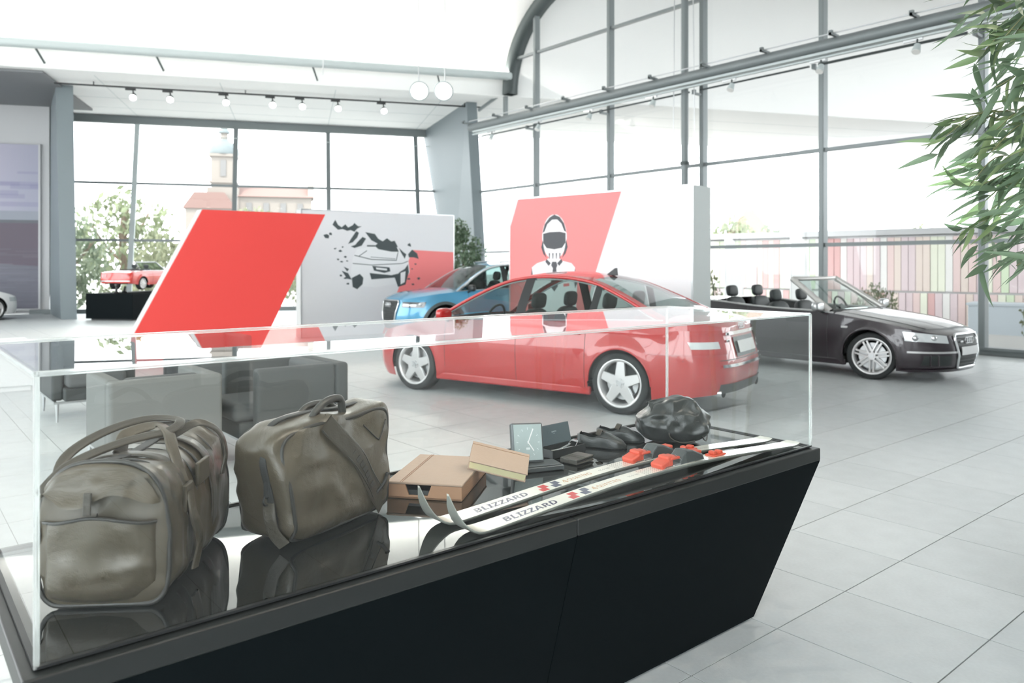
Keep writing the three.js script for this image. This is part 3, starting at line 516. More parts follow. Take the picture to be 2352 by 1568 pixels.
// ---------- cars ----------
const paint = (r, g, b, met = 0.0, ro = 0.35) => P({ color: C(r, g, b), roughness: ro, metalness: met, clearcoat: 1, clearcoatRoughness: 0.03 });
const carGlass = pane({ color: C(0.55, 0.64, 0.62), ior: 1.5 }), interiorM = S({ color: C(0.03, 0.034, 0.034), roughness: 0.7 }), seatLeather = S({ color: C(0.035, 0.04, 0.042), roughness: 0.5 });
const lensClear = P({ color: C(0.72, 0.75, 0.76), roughness: 0.12, metalness: 0.3, clearcoat: 1 }), lensRed = P({ color: C(0.4, 0.02, 0.02), roughness: 0.15, clearcoat: 1 }), lensDark = P({ color: C(0.07, 0.075, 0.08), roughness: 0.1, clearcoat: 1 });
const meshGrille = S({ color: C(0.025, 0.03, 0.03), roughness: 0.5 });
function wheelGeo(rad, wid, style) {            // axle along z, outer face towards +z
  const ri = rad * 0.775, hw = wid / 2, V = (a) => a.map((p) => new THREE.Vector2(...p));
  const tyre = new THREE.LatheGeometry(V([[ri - 0.01, -hw], [rad * 0.93, -hw], [rad, -hw * 0.72], [rad, hw * 0.72], [rad * 0.985, hw * 0.86], [rad * 0.93, hw], [ri, hw * 0.96], [ri - 0.012, hw * 0.8]]), 56).rotateX(PI / 2);
  const rim = [new THREE.LatheGeometry(V([[ri - 0.03, -hw * 0.9], [ri - 0.035, hw * 0.6], [ri - 0.02, hw * 0.88], [ri + 0.004, hw * 0.98], [ri + 0.004, hw * 0.8]]), 56).rotateX(PI / 2)];
  const hub = rad * 0.2;
  rim.push(rot(cyl(hub * 0.8, hub, 0.05, 0, 0, 0, 24), 'x', PI / 2).translate(0, 0, hw * 0.62));
  const spoke = (a, w0, w1, off) => { const s = prism([[hub * 0.6, -w0], [ri - 0.015, -w1], [ri - 0.015, w1], [hub * 0.6, w0]], 0.035, 0.006); s.translate(0, off, 0); s.rotateY(0.05); s.rotateZ(a); return s.translate(0, 0, hw * 0.68); };
  if (style === 'five') for (let k = 0; k < 5; k++) rim.push(spoke(k / 5 * 2 * PI + 0.3, 0.062, 0.042, 0));
  else if (style === 'plain') { rim.push(rot(cyl(ri - 0.03, ri - 0.03, 0.02, 0, 0, 0, 40), 'x', PI / 2).translate(0, 0, hw * 0.5)); for (let k = 0; k < 8; k++) rim.push(spoke(k / 8 * 2 * PI, 0.03, 0.04, 0)); }
  else for (let k = 0; k < 7; k++) for (const o of [-0.024, 0.024]) rim.push(spoke(k / 7 * 2 * PI + 0.2, 0.013, 0.013, o));
  const disc = [rot(cyl(ri * 0.72, ri * 0.72, 0.02, 0, 0, 0, 36), 'x', PI / 2).translate(0, 0, hw * 0.1)];
  return { tyre, rim: G(rim), disc: G(disc), cap: rot(cyl(hub * 0.42, hub * 0.42, 0.012, 0, 0, 0, 20), 'x', PI / 2).translate(0, 0, hw * 0.62 + 0.03), bolts: G([0, 1, 2, 3, 4].map((k) => rot(cyl(0.009, 0.009, 0.012, 0, 0, 0, 8), 'x', PI / 2).translate(Math.cos(k * 1.2566) * hub * 0.64, Math.sin(k * 1.2566) * hub * 0.64, hw * 0.62 + 0.028))) };
}
function rings(w, r = 0.1) {        // four interlocked rings, in the y-z plane
  const g = []; for (let k = 0; k < 4; k++) g.push(new THREE.TorusGeometry(w * 0.155, w * 0.02, 8, 28).rotateY(PI / 2).translate(0, 0, (k - 1.5) * w * 0.225)); return G(g);
}
// sp: wb wheelbase, fo/ro overhangs, W half width, R wheel radius, up shoulder heights, sill, plan exponents
function car(name, label, pos, turn, sp, group) {
  const t = thing(name, label, 'car', pos, turn, group), k = sp.scale || 1;
  const nose = sp.wb / 2 + sp.fo, tail = -sp.wb / 2 - sp.ro, xm = (nose + tail) / 2, hl = (nose - tail) / 2, Ra = sp.R + (sp.archGap || 0.045);
  const up = poly(sp.up), front = sp.wb / 2, rear = -sp.wb / 2;
  const sill = lin([[tail, sp.sill + 0.1], [tail + 0.5, sp.sill + 0.03], [rear, sp.sill], [front, sp.sill], [nose - 0.4, sp.sill - 0.02], [nose, sp.sill]]);
  const lo = (x) => { let y = sill(x); for (const c of [front, rear]) if (Math.abs(x - c) < Ra) y = Math.max(y, sp.R + Math.sqrt(Ra * Ra - (x - c) ** 2)); return y; };
  const plan = (x) => { let w = 1; const nf = sp.nf || 3, xf = nose - sp.noseLen, xr = tail + sp.tailLen; if (x > xf) w *= Math.pow(Math.max(0, 1 - ((x - xf) / (nose - xf)) ** nf), 1 / (sp.nfr || nf)); if (x < xr) w *= Math.pow(Math.max(0, 1 - ((xr - x) / (xr - tail)) ** (sp.nr || 3)), 1 / (sp.nr || 3)); return w; };
  const prof = poly(sp.prof || [[0.12, 0.93], [0.3, 0.975], [0.5, 0.995], [0.64, 1], [0.76, 0.985], [0.86, 0.965], [1.0, 0.93], [1.1, 0.9]]);
  const leanF = poly(sp.leanF || [[0.1, -0.1], [0.25, -0.02], [0.42, 0], [0.58, -0.03], [0.72, -0.09], [0.85, -0.2], [1, -0.3]]), leanR = poly(sp.leanR || [[0.1, 0.12], [0.3, 0.03], [0.5, 0], [0.65, 0.03], [0.8, 0.07], [0.95, 0.1], [1.05, 0.14]]);
  const half = (x, y) => { let z = sp.W * plan(x) * prof(y); for (const c of [front, rear]) { const d = Math.hypot(x - c, y - sp.R) - Ra; if (d > -0.02 && d < 0.16) z += (sp.flare || 0.018) * (1 - sstep(0.0, 0.16, d)) * Math.min(1, plan(x) * 1.5); } return z; };
  const shift = (x, y) => x > xm ? x + leanF(y) * sstep(0.62, 0.98, (x - xm) / hl) : x + leanR(y) * sstep(0.62, 0.98, (xm - x) / hl);
  const cols = []; for (let i = 0; i <= 110; i++) cols.push(xm - hl * Math.cos(PI * i / 110));
  for (const c of [front, rear]) { for (let i = 0; i <= 26; i++) cols.push(c + Ra * Math.cos(PI * i / 26)); cols.push(c + Ra + 0.002, c - Ra - 0.002); }
  cols.sort((a, b) => a - b); const xs = cols.filter((x, i) => !i || x - cols[i - 1] > 1e-3);
  const side = (s) => grid((u, v) => { const x = xs[Math.round(u * (xs.length - 1))], y = lerp(lo(x), up(x), v); return [shift(x, y), y, s * half(x, y)]; }, xs.length - 1, 20, s < 0);
  const crown = sp.crown || 0.05;
  const deck = (x0, x1, n = 30) => grid((u, v) => { const x = lerp(x0, x1, x1 > xm ? Math.sin(u * PI / 2) : 1 - Math.sin((1 - u) * PI / 2)), s = v * 2 - 1, y = up(x), z = half(x, y); return [shift(x, y), y + crown * (1 - Math.abs(s) ** 2.6) * Math.min(1, plan(x) * 1.2), s * z]; }, n, 18, false);
  const body = part('body', [side(1), side(-1), deck(sp.cowl, nose), deck(tail, sp.deckX)], sp.paint, t);
  part('underbody', [bx(nose - tail - 0.7, 0.12, sp.W * 1.2, xm, sp.sill + 0.1, 0), bx(sp.wb - 2 * Ra - 0.02, 0.1, sp.W * 1.86, 0, sp.sill + 0.07, 0), bx(nose - front - Ra, 0.2, sp.W * 1.2, front + Ra + 0.1, sp.sill + 0.14, 0),
    ...[front, rear].flatMap((c) => [bx(Ra * 2, 0.55, sp.W * 1.1, c, sp.sill + 0.33, 0), new THREE.CylinderGeometry(Ra + 0.005, Ra + 0.005, sp.W * 1.9, 28, 1, true, -PI / 2, PI).rotateX(PI / 2).rotateZ(PI).translate(c, sp.R, 0)])], Object.assign(interiorM.clone(), { side: THREE.DoubleSide }), t);
  // wheels
  const wg = wheelGeo(sp.R, sp.tyreW || 0.23, sp.wheel);
  for (const c of [front, rear]) for (const s of [-1, 1]) {
    const w = part('tyre', wg.tyre, M.rubber, t); w.position.set(c, sp.R, s * (sp.W - (sp.tyreW || 0.23) / 2 - 0.015)); if (s < 0) w.rotation.y = PI; if (c === front && sp.steer) w.rotation.y += sp.steer;
    part('rim', wg.rim, sp.rimMat || M.rimSilver, w); part('brake_disc', wg.disc, M.alu, w); part('hub_cap', wg.cap, M.alu, w); part('wheel_bolts', wg.bolts, M.alu, w);
  }
  // gaps round the doors, handles, skirt
  for (const s of [-1, 1]) {
    for (const x of sp.doors || []) part('door_seam', tube([0, 1, 2, 3, 4, 5, 6].map((i) => { const y = lerp(Math.max(lo(x), sp.sill + 0.08), up(x), i / 6); return V3(x, y, s * (half(x, y) - 0.0005)); }), 0.0035, 12, 5), M.blackPlastic, t);
    for (const x of sp.handles || []) { const y = up(x) - 0.13; part('door_handle', rb(0.2, 0.026, 0.03, x, y, s * (half(x, y) + 0.012), 0.011), sp.handleMat || sp.paint, t); }
    part('side_skirt', [rb(sp.wb - 2 * Ra + 0.04, 0.09, 0.05, 0, sp.sill + 0.045, s * (sp.W * 0.945), 0.02)], sp.skirt || sp.paint, t);
  }
  const onFront = (y, z) => { let a = xm, b = nose; for (let i = 0; i < 30; i++) { const m = (a + b) / 2; if (half(m, y) > Math.abs(z)) a = m; else b = m; } return shift(a, y); };
  const onRear = (y, z) => { let a = tail, b = xm; for (let i = 0; i < 30; i++) { const m = (a + b) / 2; if (half(m, y) > Math.abs(z)) b = m; else a = m; } return shift(b, y); };
  const patch = (fn, z0, z1, y0, y1, off, nz = 14, ny = 8, warp) => grid((u, v) => { let z = lerp(z0, z1, u), y = lerp(y0, y1, v); if (warp) [y, z] = warp(u, v, y, z); return [fn(y, z) + off, y, z]; }, nz, ny, off > 0 ? z1 > z0 : z1 < z0);
  const api = { t, up, half, shift, onFront, onRear, patch, nose, tail, front, rear, xm, sp, Ra, body };
  if (sp.roof) greenhouse(api);
  if (sp.open) openCabin(api);
  if (sp.detail) sp.detail(api);
  if (k !== 1) t.scale.setScalar(k);
  return t;
}
function seats(t, list, leather) {
  for (const [x, y, z, w] of list) {
    const m = part('seat', [soft(0.52, 0.16, w, 4, 8).translate(x + 0.12, y + 0.02, z), rot(soft(0.13, 0.62, w, 4, 8), 'z', 0.22).translate(x - 0.2, y + 0.32, z)], leather, t);
    for (const hz of w > 0.8 ? [-0.38, 0.38] : [0]) part('headrest', [rot(soft(0.09, 0.19, 0.27, 3.4, 8), 'z', 0.14).translate(x - 0.3, y + 0.72, z + hz), bar([x - 0.27, y + 0.55, z + hz - 0.05], [x - 0.29, y + 0.7, z + hz - 0.05], 0.007, 6), bar([x - 0.27, y + 0.55, z + hz + 0.05], [x - 0.29, y + 0.7, z + hz + 0.05], 0.007, 6)], leather, m);
  }
}
function cabin(a, x0, x1, floorY) {     // tub, dashboard, steering wheel
  const { t, sp } = a;
  part('cabin_tub', [bx(x1 - x0, 0.05, sp.W * 1.7, (x0 + x1) / 2, floorY, 0), ...[-1, 1].map((s) => bx(x1 - x0, 0.42, 0.05, (x0 + x1) / 2, floorY + 0.22, s * sp.W * 0.86))], interiorM, t);
  part('dashboard', [soft(0.5, 0.26, sp.W * 1.6, 5, 8).translate(x1 - 0.12, a.up(x1) - 0.1, 0)], interiorM, t);
  const w = part('steering_wheel', rot(new THREE.TorusGeometry(0.18, 0.016, 8, 32), 'y', PI / 2), M.blackPlastic, t); w.position.set(x1 - 0.52, a.up(x1) + 0.02, -0.36); w.rotation.z = 0.35;
  part('steering_hub', [rot(cyl(0.05, 0.06, 0.05), 'z', PI / 2), bx(0.015, 0.03, 0.34), bx(0.015, 0.17, 0.03, 0, -0.08, 0)], M.blackPlastic, w);
}
function mirrors(a, x, y, mat, z = 0.04) {
  for (const s of [-1, 1]) { const m = part('door_mirror', soft(0.11, 0.14, 0.24, 3, 8), mat, a.t); m.position.set(x, y, s * (a.half(x, a.up(x)) + z + 0.1)); part('mirror_foot', bar([0, -0.04, 0], [0.04, -0.1, -s * 0.14], 0.018, 8), M.blackPlastic, m); }
}
function greenhouse(a) {
  const { t, sp } = a, q = sp.roof, c = new THREE.SplineCurve(q.pts.map((p) => new THREE.Vector2(...p))), N = 240, S0 = c.getPoints(N);
  const Wb = sp.W * (q.wb || 0.9), Wr = sp.W * (q.wr || 0.64), yb = q.belt, yr = Math.max(...S0.map((p) => p.y));
  const zg = (y) => lerp(Wb, Wr, Math.pow(clamp((y - yb) / (yr - yb)), 1.15));
  const P2 = (u, s) => { const p = c.getPoint(clamp(u)), e = c.getTangent(clamp(u)), z = zg(p.y), cr = (q.crown || 0.05) * (1 - Math.abs(s) ** 2.2); return [p.x + e.y * cr, p.y - e.x * cr, s * z]; };   // curve runs front to back, so (e.y, -e.x) points outwards
  const ribbon = (u0, u1, s0, s1, nu, nv) => grid((u, v) => P2(lerp(u0, u1, u), lerp(s0, s1, v)), nu, nv, true);
  const [ua, ub] = q.u;                        // end of windscreen, start of rear window
  part('roof_panel', [ribbon(ua, ub, -1, 1, 24, 16), ribbon(0, ua, -1, -0.92, 14, 3), ribbon(0, ua, 0.92, 1, 14, 3), ribbon(ub, 1, -1, -(q.rearS || 0.88), 14, 3), ribbon(ub, 1, q.rearS || 0.88, 1, 14, 3)], q.paint || sp.paint, t);
  part('windscreen', ribbon(0, ua, -0.92, 0.92, 14, 14), carGlass, t);
  part('rear_window', ribbon(ub, 1, -(q.rearS || 0.88), q.rearS || 0.88, 14, 14), carGlass, t);
  const edge = (x) => { let best = S0[0]; for (const p of S0) if (Math.abs(p.x - x) < Math.abs(best.x - x)) best = p; return best.y; };
  const belt = (x) => a.up(x) - 0.005, x0 = q.pts[0][0] - 0.06, x1 = q.pts[q.pts.length - 1][0] + 0.06;
  const glassSide = (xa, xb, s, lift = 0) => grid((u, v) => { const x = lerp(xa, xb, u), y = lerp(belt(x), Math.max(belt(x), edge(x) - 0.01), v); return [x, y, s * (zg(y) + lift)]; }, 20, 8, s > 0);
  for (const s of [-1, 1]) {
    q.panes.forEach(([xa, xb]) => part('side_window', glassSide(xa, xb, s), q.glass || carGlass, t));
    q.pillars.forEach(([xa, xb]) => part('pillar', [grid((u, v) => { const x = lerp(xa, xb, u) + (q.slant || 0) * v, y = lerp(belt(x), Math.max(belt(x), edge(x) - 0.005), v); return [x, y, s * (zg(y) + 0.006)]; }, 3, 8, s > 0)], M.blackPlastic, t));
    if (q.paintPillar) part('rear_pillar', glassSide(...q.paintPillar, s, 0.004), sp.paint, t);
    const rail = S0.filter((p, i) => i % 8 === 0 && p.x > x1 - 0.02 && p.x < x0 + 0.1).map((p) => V3(p.x, p.y - 0.012, s * (zg(p.y) + 0.004)));
    part('roof_frame', tube(rail, 0.02, 60, 6), q.railMat || sp.paint, t);
    part('window_trim', [tube(rail.map((p) => V3(p.x, p.y - 0.03, p.z + s * 0.004)), 0.008, 60, 6), tube([0, 1, 2, 3, 4, 5, 6, 7, 8].map((i) => { const x = lerp(x0, x1, i / 8); return V3(x, belt(x) + 0.012, s * (zg(belt(x)) + 0.008)); }), 0.009, 40, 6)], M.alu, t);
  }
  cabin(a, x1 + 0.2, x0 + 0.02, sp.sill + 0.16);
  seats(t, q.seats, seatLeather);
  if (q.roofRails) for (const s of [-1, 1]) part('roof_rail', tube(S0.filter((p, i) => i % 10 === 0 && i / N > ua + 0.04 && i / N < ub - 0.02).map((p) => V3(p.x, p.y + 0.055, s * (zg(p.y) - 0.05))), 0.018, 40, 8), M.alu, t);
}
function openCabin(a) {
  const { t, sp } = a, o = sp.open, zb = sp.W * 0.87, zt = sp.W * 0.68;
  const W = (u, s) => [lerp(o.x0, o.x1, u) - 0.1 * Math.abs(s) ** 2 * 1.0, lerp(o.y0, o.y1, u), s * lerp(zb, zt, u)];
  part('windscreen', grid((u, v) => W(u, v * 1.9 - 0.95), 12, 16), carGlass, t);
  part('windscreen_frame', [...[-1, 1].map((s) => tube([0, 0.25, 0.5, 0.75, 0.95, 1].map((u) => V3(...W(u, s))), o.frameR || 0.03, 24, 8)), tube([-1, -0.6, -0.2, 0.2, 0.6, 1].map((s) => V3(...W(1, s))), 0.032, 30, 8)], o.frame, t);
  part('cowl', tube([-1, -0.6, -0.2, 0.2, 0.6, 1].map((s) => V3(...W(0, s))), 0.03, 30, 6), M.blackPlastic, t);
  cabin(a, o.back, o.x0 - 0.05, sp.sill + 0.18);
  seats(t, o.seats, seatLeather);
  part('rear_bulkhead', rb(0.1, 0.5, sp.W * 1.7, o.back, sp.sill + 0.5, 0, 0.03), interiorM, t);
  for (const s of [-1, 1]) {
    part('belt_trim', tube([0, 1, 2, 3, 4, 5, 6].map((i) => { const x = lerp(o.x0 - 0.02, o.back - 0.25, i / 6); return V3(x, a.up(x) + 0.006, s * (a.half(x, a.up(x)) - 0.03)); }), 0.02, 40, 6), o.trim || M.alu, t);
    part('door_sill_pad', grid((u, v) => { const x = lerp(o.x0, o.back - 0.1, u), z = a.half(x, a.up(x)); return [x, a.up(x) + 0.002 - 0.16 * v * v, s * (z - 0.02 - 0.1 * v)]; }, 20, 5), Object.assign(interiorM.clone(), { side: THREE.DoubleSide }), t);
  }
}
const singleFrame = (a, y0, y1, w0, w1, mat = M.chrome) => {      // tall framed grille
  const { t } = a, sh = (v) => lerp(w0, w1, v);
  part('grille', a.patch(a.onFront, -1, 1, y0, y1, 0.012, 16, 10, (u, v, y) => [y, (u * 2 - 1) * sh(Math.min(1, v * 1.15))]), meshGrille, t);
  const pts = []; for (const [y, z] of [[y0, w0], [lerp(y0, y1, 0.4), sh(0.5)], [lerp(y0, y1, 0.85), sh(1)], [y1, sh(1) * 0.9], [y1, 0], [y1, -sh(1) * 0.9], [lerp(y0, y1, 0.85), -sh(1)], [lerp(y0, y1, 0.4), -sh(0.5)], [y0, -w0], [y0, 0]]) pts.push(V3(a.onFront(y, z) + 0.016, y, z));
  part('grille_frame', tube(pts, 0.018, 90, 8, true, 0.2), mat, t);
  const bars = []; for (let i = 1; i < 9; i++) { const y = lerp(y0, y1, i / 9); bars.push(tube([-0.95, -0.5, 0, 0.5, 0.95].map((s) => { const z = s * sh(i / 9); return V3(a.onFront(y, z) + 0.018, y, z); }), 0.005, 12, 5)); }
  part('grille_bars', bars, M.blackPlastic, t);
};
const bothSides = (f) => { for (const s of [-1, 1]) f(s); };

car('sedan', 'bright red sports saloon seen behind the glass case', [6.479, 0, -7.106], 1.8515, {
  wb: 2.85, fo: 0.95, ro: 1.08, W: 0.93, R: 0.325, sill: 0.17, noseLen: 1.0, tailLen: 0.95, nr: 3.4, nf: 2.8, wheel: 'five', paint: paint(0.4, 0.008, 0.008), cowl: 0.98, deckX: -1.46, crown: 0.05,
  up: [[-2.55, 0.9], [-2.3, 0.98], [-1.6, 0.985], [-0.8, 0.955], [0, 0.93], [0.9, 0.9], [1.5, 0.83], [2.1, 0.72], [2.4, 0.64]], doors: [0.92, -0.12, -1.02], handles: [0.08, -0.86],
  roof: { pts: [[1.12, 0.9], [0.72, 1.14], [0.3, 1.34], [-0.05, 1.425], [-0.5, 1.44], [-0.95, 1.385], [-1.35, 1.24], [-1.72, 1.07], [-1.95, 0.975]], belt: 0.92, u: [0.36, 0.62], panes: [[1.0, -0.06], [-0.17, -1.0], [-1.09, -1.55]], pillars: [[-0.05, -0.18], [-1.0, -1.09]], slant: -0.02, rearS: 0.86, wr: 0.62, wb: 0.915, seats: [[0.2, 0.42, -0.38, 0.5], [0.2, 0.42, 0.38, 0.5], [-0.75, 0.44, 0, 1.25]] },
  detail(a) {
    const { t } = a;
    singleFrame(a, 0.28, 0.62, 0.26, 0.36);
    bothSides((s) => {
      part('headlight', a.patch(a.onFront, s * 0.5, s * 0.86, 0.52, 0.64, 0.012), lensClear, t);
      part('tail_light', grid((u, v) => { const y = lerp(0.66, 0.9, v), z = s * lerp(0.5, 0.9, Math.min(1, u * 1.2)); const x = u < 0.83 ? a.onRear(y, z) - 0.012 : a.onRear(y, s * 0.9) + (u - 0.83) * 1.6; return [x, y, u < 0.83 ? z - s * 0.0 : s * (a.half(x, y) + 0.012)]; }, 18, 8, s < 0), lensRed, t);
      part('reversing_light', a.patch(a.onRear, s * 0.6, s * 0.84, 0.72, 0.79, -0.02, 10, 5), lensClear, t);
      const e = part('exhaust_pipe', rot(new THREE.CylinderGeometry(0.07, 0.07, 0.2, 24, 1, true), 'z', PI / 2), Object.assign(M.chrome.clone(), { side: THREE.DoubleSide }), t); e.scale.set(1, 0.7, 1); e.position.set(a.onRear(0.3, 0.55) + 0.1, 0.27, s * 0.55);
      part('side_marker', rb(0.12, 0.022, 0.012, 1.3, 0.6, s * (a.half(1.3, 0.6) + 0.002), 0.005), lensClear, t);
      part('wheel_arch_lip', tube(Array.from({ length: 13 }, (_, i) => { const q = PI * i / 12; const x = a.rear + (a.Ra - 0.004) * Math.cos(q), y = 0.325 + (a.Ra - 0.004) * Math.sin(q); return V3(x, y, s * (a.half(x, y + 0.005) - 0.004)); }), 0.01, 40, 6), a.sp.paint, t);
    });
    part('number_plate', a.patch(a.onRear, -0.26, 0.26, 0.66, 0.78, -0.03, 8, 3), M.white, t);
    part('plate_recess', a.patch(a.onRear, -0.31, 0.31, 0.62, 0.82, -0.012, 10, 4), M.blackPlastic, t);
    part('boot_strip', a.patch(a.onRear, -0.4, 0.4, 0.845, 0.88, -0.02, 12, 3), M.chrome, t);
    part('bumper_strip', [a.patch(a.onRear, -0.62, 0.62, 0.53, 0.56, -0.02, 24, 3)], M.chrome, t);
    part('diffuser', a.patch(a.onRear, -0.62, 0.62, 0.26, 0.36, -0.008, 20, 4), M.blackPlastic, t);
    part('bumper_seam', tube([-0.88, -0.6, -0.2, 0.2, 0.6, 0.88].map((z) => V3(a.onRear(0.6, z) - 0.002, 0.6, z)), 0.004, 40, 5), M.blackPlastic, t);
    const em = part('emblem', rings(0.2), M.chrome, t); em.position.set(a.onRear(0.93, 0) - 0.015, 0.925, 0);
    part('model_badge', [rb(0.012, 0.03, 0.09, a.onRear(0.86, -0.42) - 0.014, 0.86, -0.42, 0.004), rb(0.012, 0.026, 0.07, a.onRear(0.79, -0.44) - 0.014, 0.79, -0.44, 0.004)], M.chrome, t);
    part('antenna', [prism([[-0.1, 0], [0.06, 0], [-0.06, 0.085], [-0.09, 0.09]], 0.03, 0.008).translate(-0.86, 1.445, 0)], M.blackPlastic, t);
    mirrors(a, 0.86, 0.98, a.sp.paint, 0.02);
  },
});
car('suv', 'sky-blue compact off-roader in front of the rally car artwork wall', [10.281, 0, -13.484], 2.9734, {
  wb: 2.6, fo: 0.86, ro: 0.9, W: 0.91, R: 0.36, sill: 0.28, noseLen: 0.85, tailLen: 0.8, nr: 3.2, nf: 2.7, wheel: 'five', archGap: 0.06, paint: paint(0.07, 0.29, 0.47, 0.3), cowl: 0.72, deckX: -1.95, crown: 0.07, flare: 0.035,
  prof: [[0.2, 0.94], [0.45, 0.985], [0.7, 1], [0.9, 0.975], [1.05, 0.945], [1.2, 0.92]], leanF: [[0.2, -0.08], [0.45, 0], [0.7, -0.02], [0.85, -0.05], [0.95, -0.13], [1.1, -0.25]],
  up: [[-2.2, 1.08], [-1.8, 1.13], [-1, 1.1], [0, 1.07], [0.8, 1.04], [1.4, 0.99], [1.9, 0.93], [2.16, 0.86]], doors: [0.75, -0.2, -1.05], handles: [0.0, -0.85],
  roof: { pts: [[1.0, 1.04], [0.7, 1.24], [0.32, 1.46], [0, 1.56], [-0.5, 1.6], [-1.1, 1.57], [-1.55, 1.47], [-1.85, 1.28], [-2.0, 1.13]], belt: 1.05, u: [0.34, 0.74], panes: [[0.9, -0.12], [-0.22, -1.0], [-1.1, -1.5]], pillars: [[-0.11, -0.23], [-1.0, -1.1]], roofRails: true, glass: pane({ color: C(0.3, 0.37, 0.36) }), wr: 0.68, wb: 0.92, railMat: M.alu, seats: [[0.1, 0.62, -0.36, 0.5], [0.1, 0.62, 0.36, 0.5], [-0.8, 0.64, 0, 1.2]] },
  detail(a) {
    const { t } = a;
    singleFrame(a, 0.42, 0.85, 0.3, 0.42);
    const em = part('emblem', rings(0.3), M.chrome, t); em.position.set(a.onFront(0.76, 0) + 0.035, 0.76, 0);
    bothSides((s) => {
      part('headlight', a.patch(a.onFront, s * 0.52, s * 0.86, 0.72, 0.83, 0.014), lensDark, t);
      part('light_strip', [a.patch(a.onFront, s * 0.56, s * 0.78, 0.75, 0.785, 0.022, 8, 3)], lensClear, t);
      part('headlamp_lens', new THREE.SphereGeometry(0.035, 16, 12).translate(a.onFront(0.78, 0.82) + 0.01, 0.785, s * 0.82), lensClear, t);
      for (const c of [a.front, a.rear]) part('arch_moulding', grid((u, v) => { const q = PI * u, r = a.Ra + 0.06 * v, x = c + r * Math.cos(q), y = 0.36 + r * Math.sin(q); return [x, y, s * (a.half(x, Math.max(y, 0.3)) + 0.008 - 0.006 * v)]; }, 24, 2, s < 0), M.steelDark, t);
    });
    part('lower_grille', a.patch(a.onFront, -0.5, 0.5, 0.26, 0.36, 0.01, 14, 3), meshGrille, t);
    mirrors(a, 0.72, 1.1, M.blackPlastic, 0.02);
  },
});
car('convertible', 'dark aubergine convertible with silver windscreen frame parked by the glass front', [11.425, 0, -6.3], -1.594, {
  wb: 2.65, fo: 0.92, ro: 0.98, W: 0.91, R: 0.32, sill: 0.16, noseLen: 0.95, tailLen: 0.9, nr: 3, nf: 2.7, wheel: 'double', steer: 0.3, paint: paint(0.022, 0.014, 0.02, 0.2, 0.3), cowl: 0.72, deckX: -1.3, crown: 0.05, flare: 0.03,
  up: [[-2.3, 0.88], [-2.0, 0.97], [-1.4, 0.985], [-0.6, 0.93], [0, 0.905], [0.7, 0.885], [1.2, 0.83], [1.8, 0.74], [2.25, 0.62]], doors: [0.72, -0.62], handles: [-0.42],
  open: { x0: 0.82, x1: 0.1, y0: 0.9, y1: 1.36, back: -1.25, frameR: 0.045, frame: S({ color: C(0.62, 0.6, 0.58), roughness: 0.35, metalness: 0.4 }), trim: S({ color: C(0.5, 0.5, 0.5), roughness: 0.3, metalness: 0.6 }), seats: [[-0.15, 0.37, -0.37, 0.52], [-0.15, 0.37, 0.37, 0.52], [-0.98, 0.42, -0.36, 0.5], [-0.98, 0.42, 0.36, 0.5]] },
  detail(a) {
    const { t } = a;
    singleFrame(a, 0.2, 0.64, 0.26, 0.34);
    part('number_plate', a.patch(a.onFront, -0.26, 0.26, 0.37, 0.48, 0.035, 8, 3), M.white, t);
    const em = part('emblem', rings(0.26), M.chrome, t); em.position.set(a.onFront(0.56, 0) + 0.03, 0.56, 0);
    part('sport_badge', rb(0.012, 0.025, 0.07, a.onFront(0.55, 0.2) + 0.024, 0.545, 0.21, 0.004), M.chrome, t);
    bothSides((s) => {
      part('headlight', a.patch(a.onFront, s * 0.46, s * 0.85, 0.54, 0.66, 0.012, 14, 8, (u, v, y, z) => [lerp(0.53 + 0.03 * u, 0.63 + 0.05 * u, v), z]), lensClear, t);
      for (const z of [0.62, 0.78]) part('headlamp_lens', new THREE.SphereGeometry(0.045, 16, 12).translate(a.onFront(0.6, z) - 0.015, 0.6, s * z), M.chrome, t);
      part('air_intake', a.patch(a.onFront, s * 0.42, s * 0.74, 0.24, 0.37, 0.01, 12, 6), meshGrille, t);
      part('intake_fins', [0.6, 0.68].map((z) => rb(0.02, 0.14, 0.02, a.onFront(0.3, z) + 0.014, 0.305, s * z, 0.006)), a.sp.paint, t);
      part('lip_strip', a.patch(a.onFront, s * 0.3, s * 0.84, 0.4, 0.425, 0.012, 12, 2), M.rimSilver, t);
      part('side_repeater', rb(0.1, 0.03, 0.012, 0.98, 0.7, s * (a.half(0.98, 0.7) + 0.002), 0.008), lensClear, t);
      part('wheel_arch_lip', tube(Array.from({ length: 13 }, (_, i) => { const q = PI * i / 12; const x = a.front + (a.Ra + 0.004) * Math.cos(q), y = 0.32 + (a.Ra + 0.004) * Math.sin(q); return V3(x, y, s * (a.half(x, y + 0.005) - 0.002)); }), 0.012, 40, 6), a.sp.paint, t);
    });
    part('splitter', a.patch(a.onFront, -0.84, 0.84, 0.15, 0.18, 0.03, 24, 3), a.sp.paint, t);
    bothSides((s) => part('bonnet_seam', tube([0.75, 1.1, 1.5, 1.85, 2.0].map((x) => { const y = a.up(x), f = 0.8, z = a.half(x, y) * f; return V3(a.shift(x, y), y + 0.05 * (1 - f ** 2.6) + 0.001, s * z); }), 0.004, 30, 5), M.blackPlastic, t));
    part('antenna', bar([-1.45, 0.96, 0.6], [-1.5, 1.3, 0.6], 0.006), M.blackPlastic, t);
    mirrors(a, 0.62, 0.97, M.alu, 0.0);
  },
});
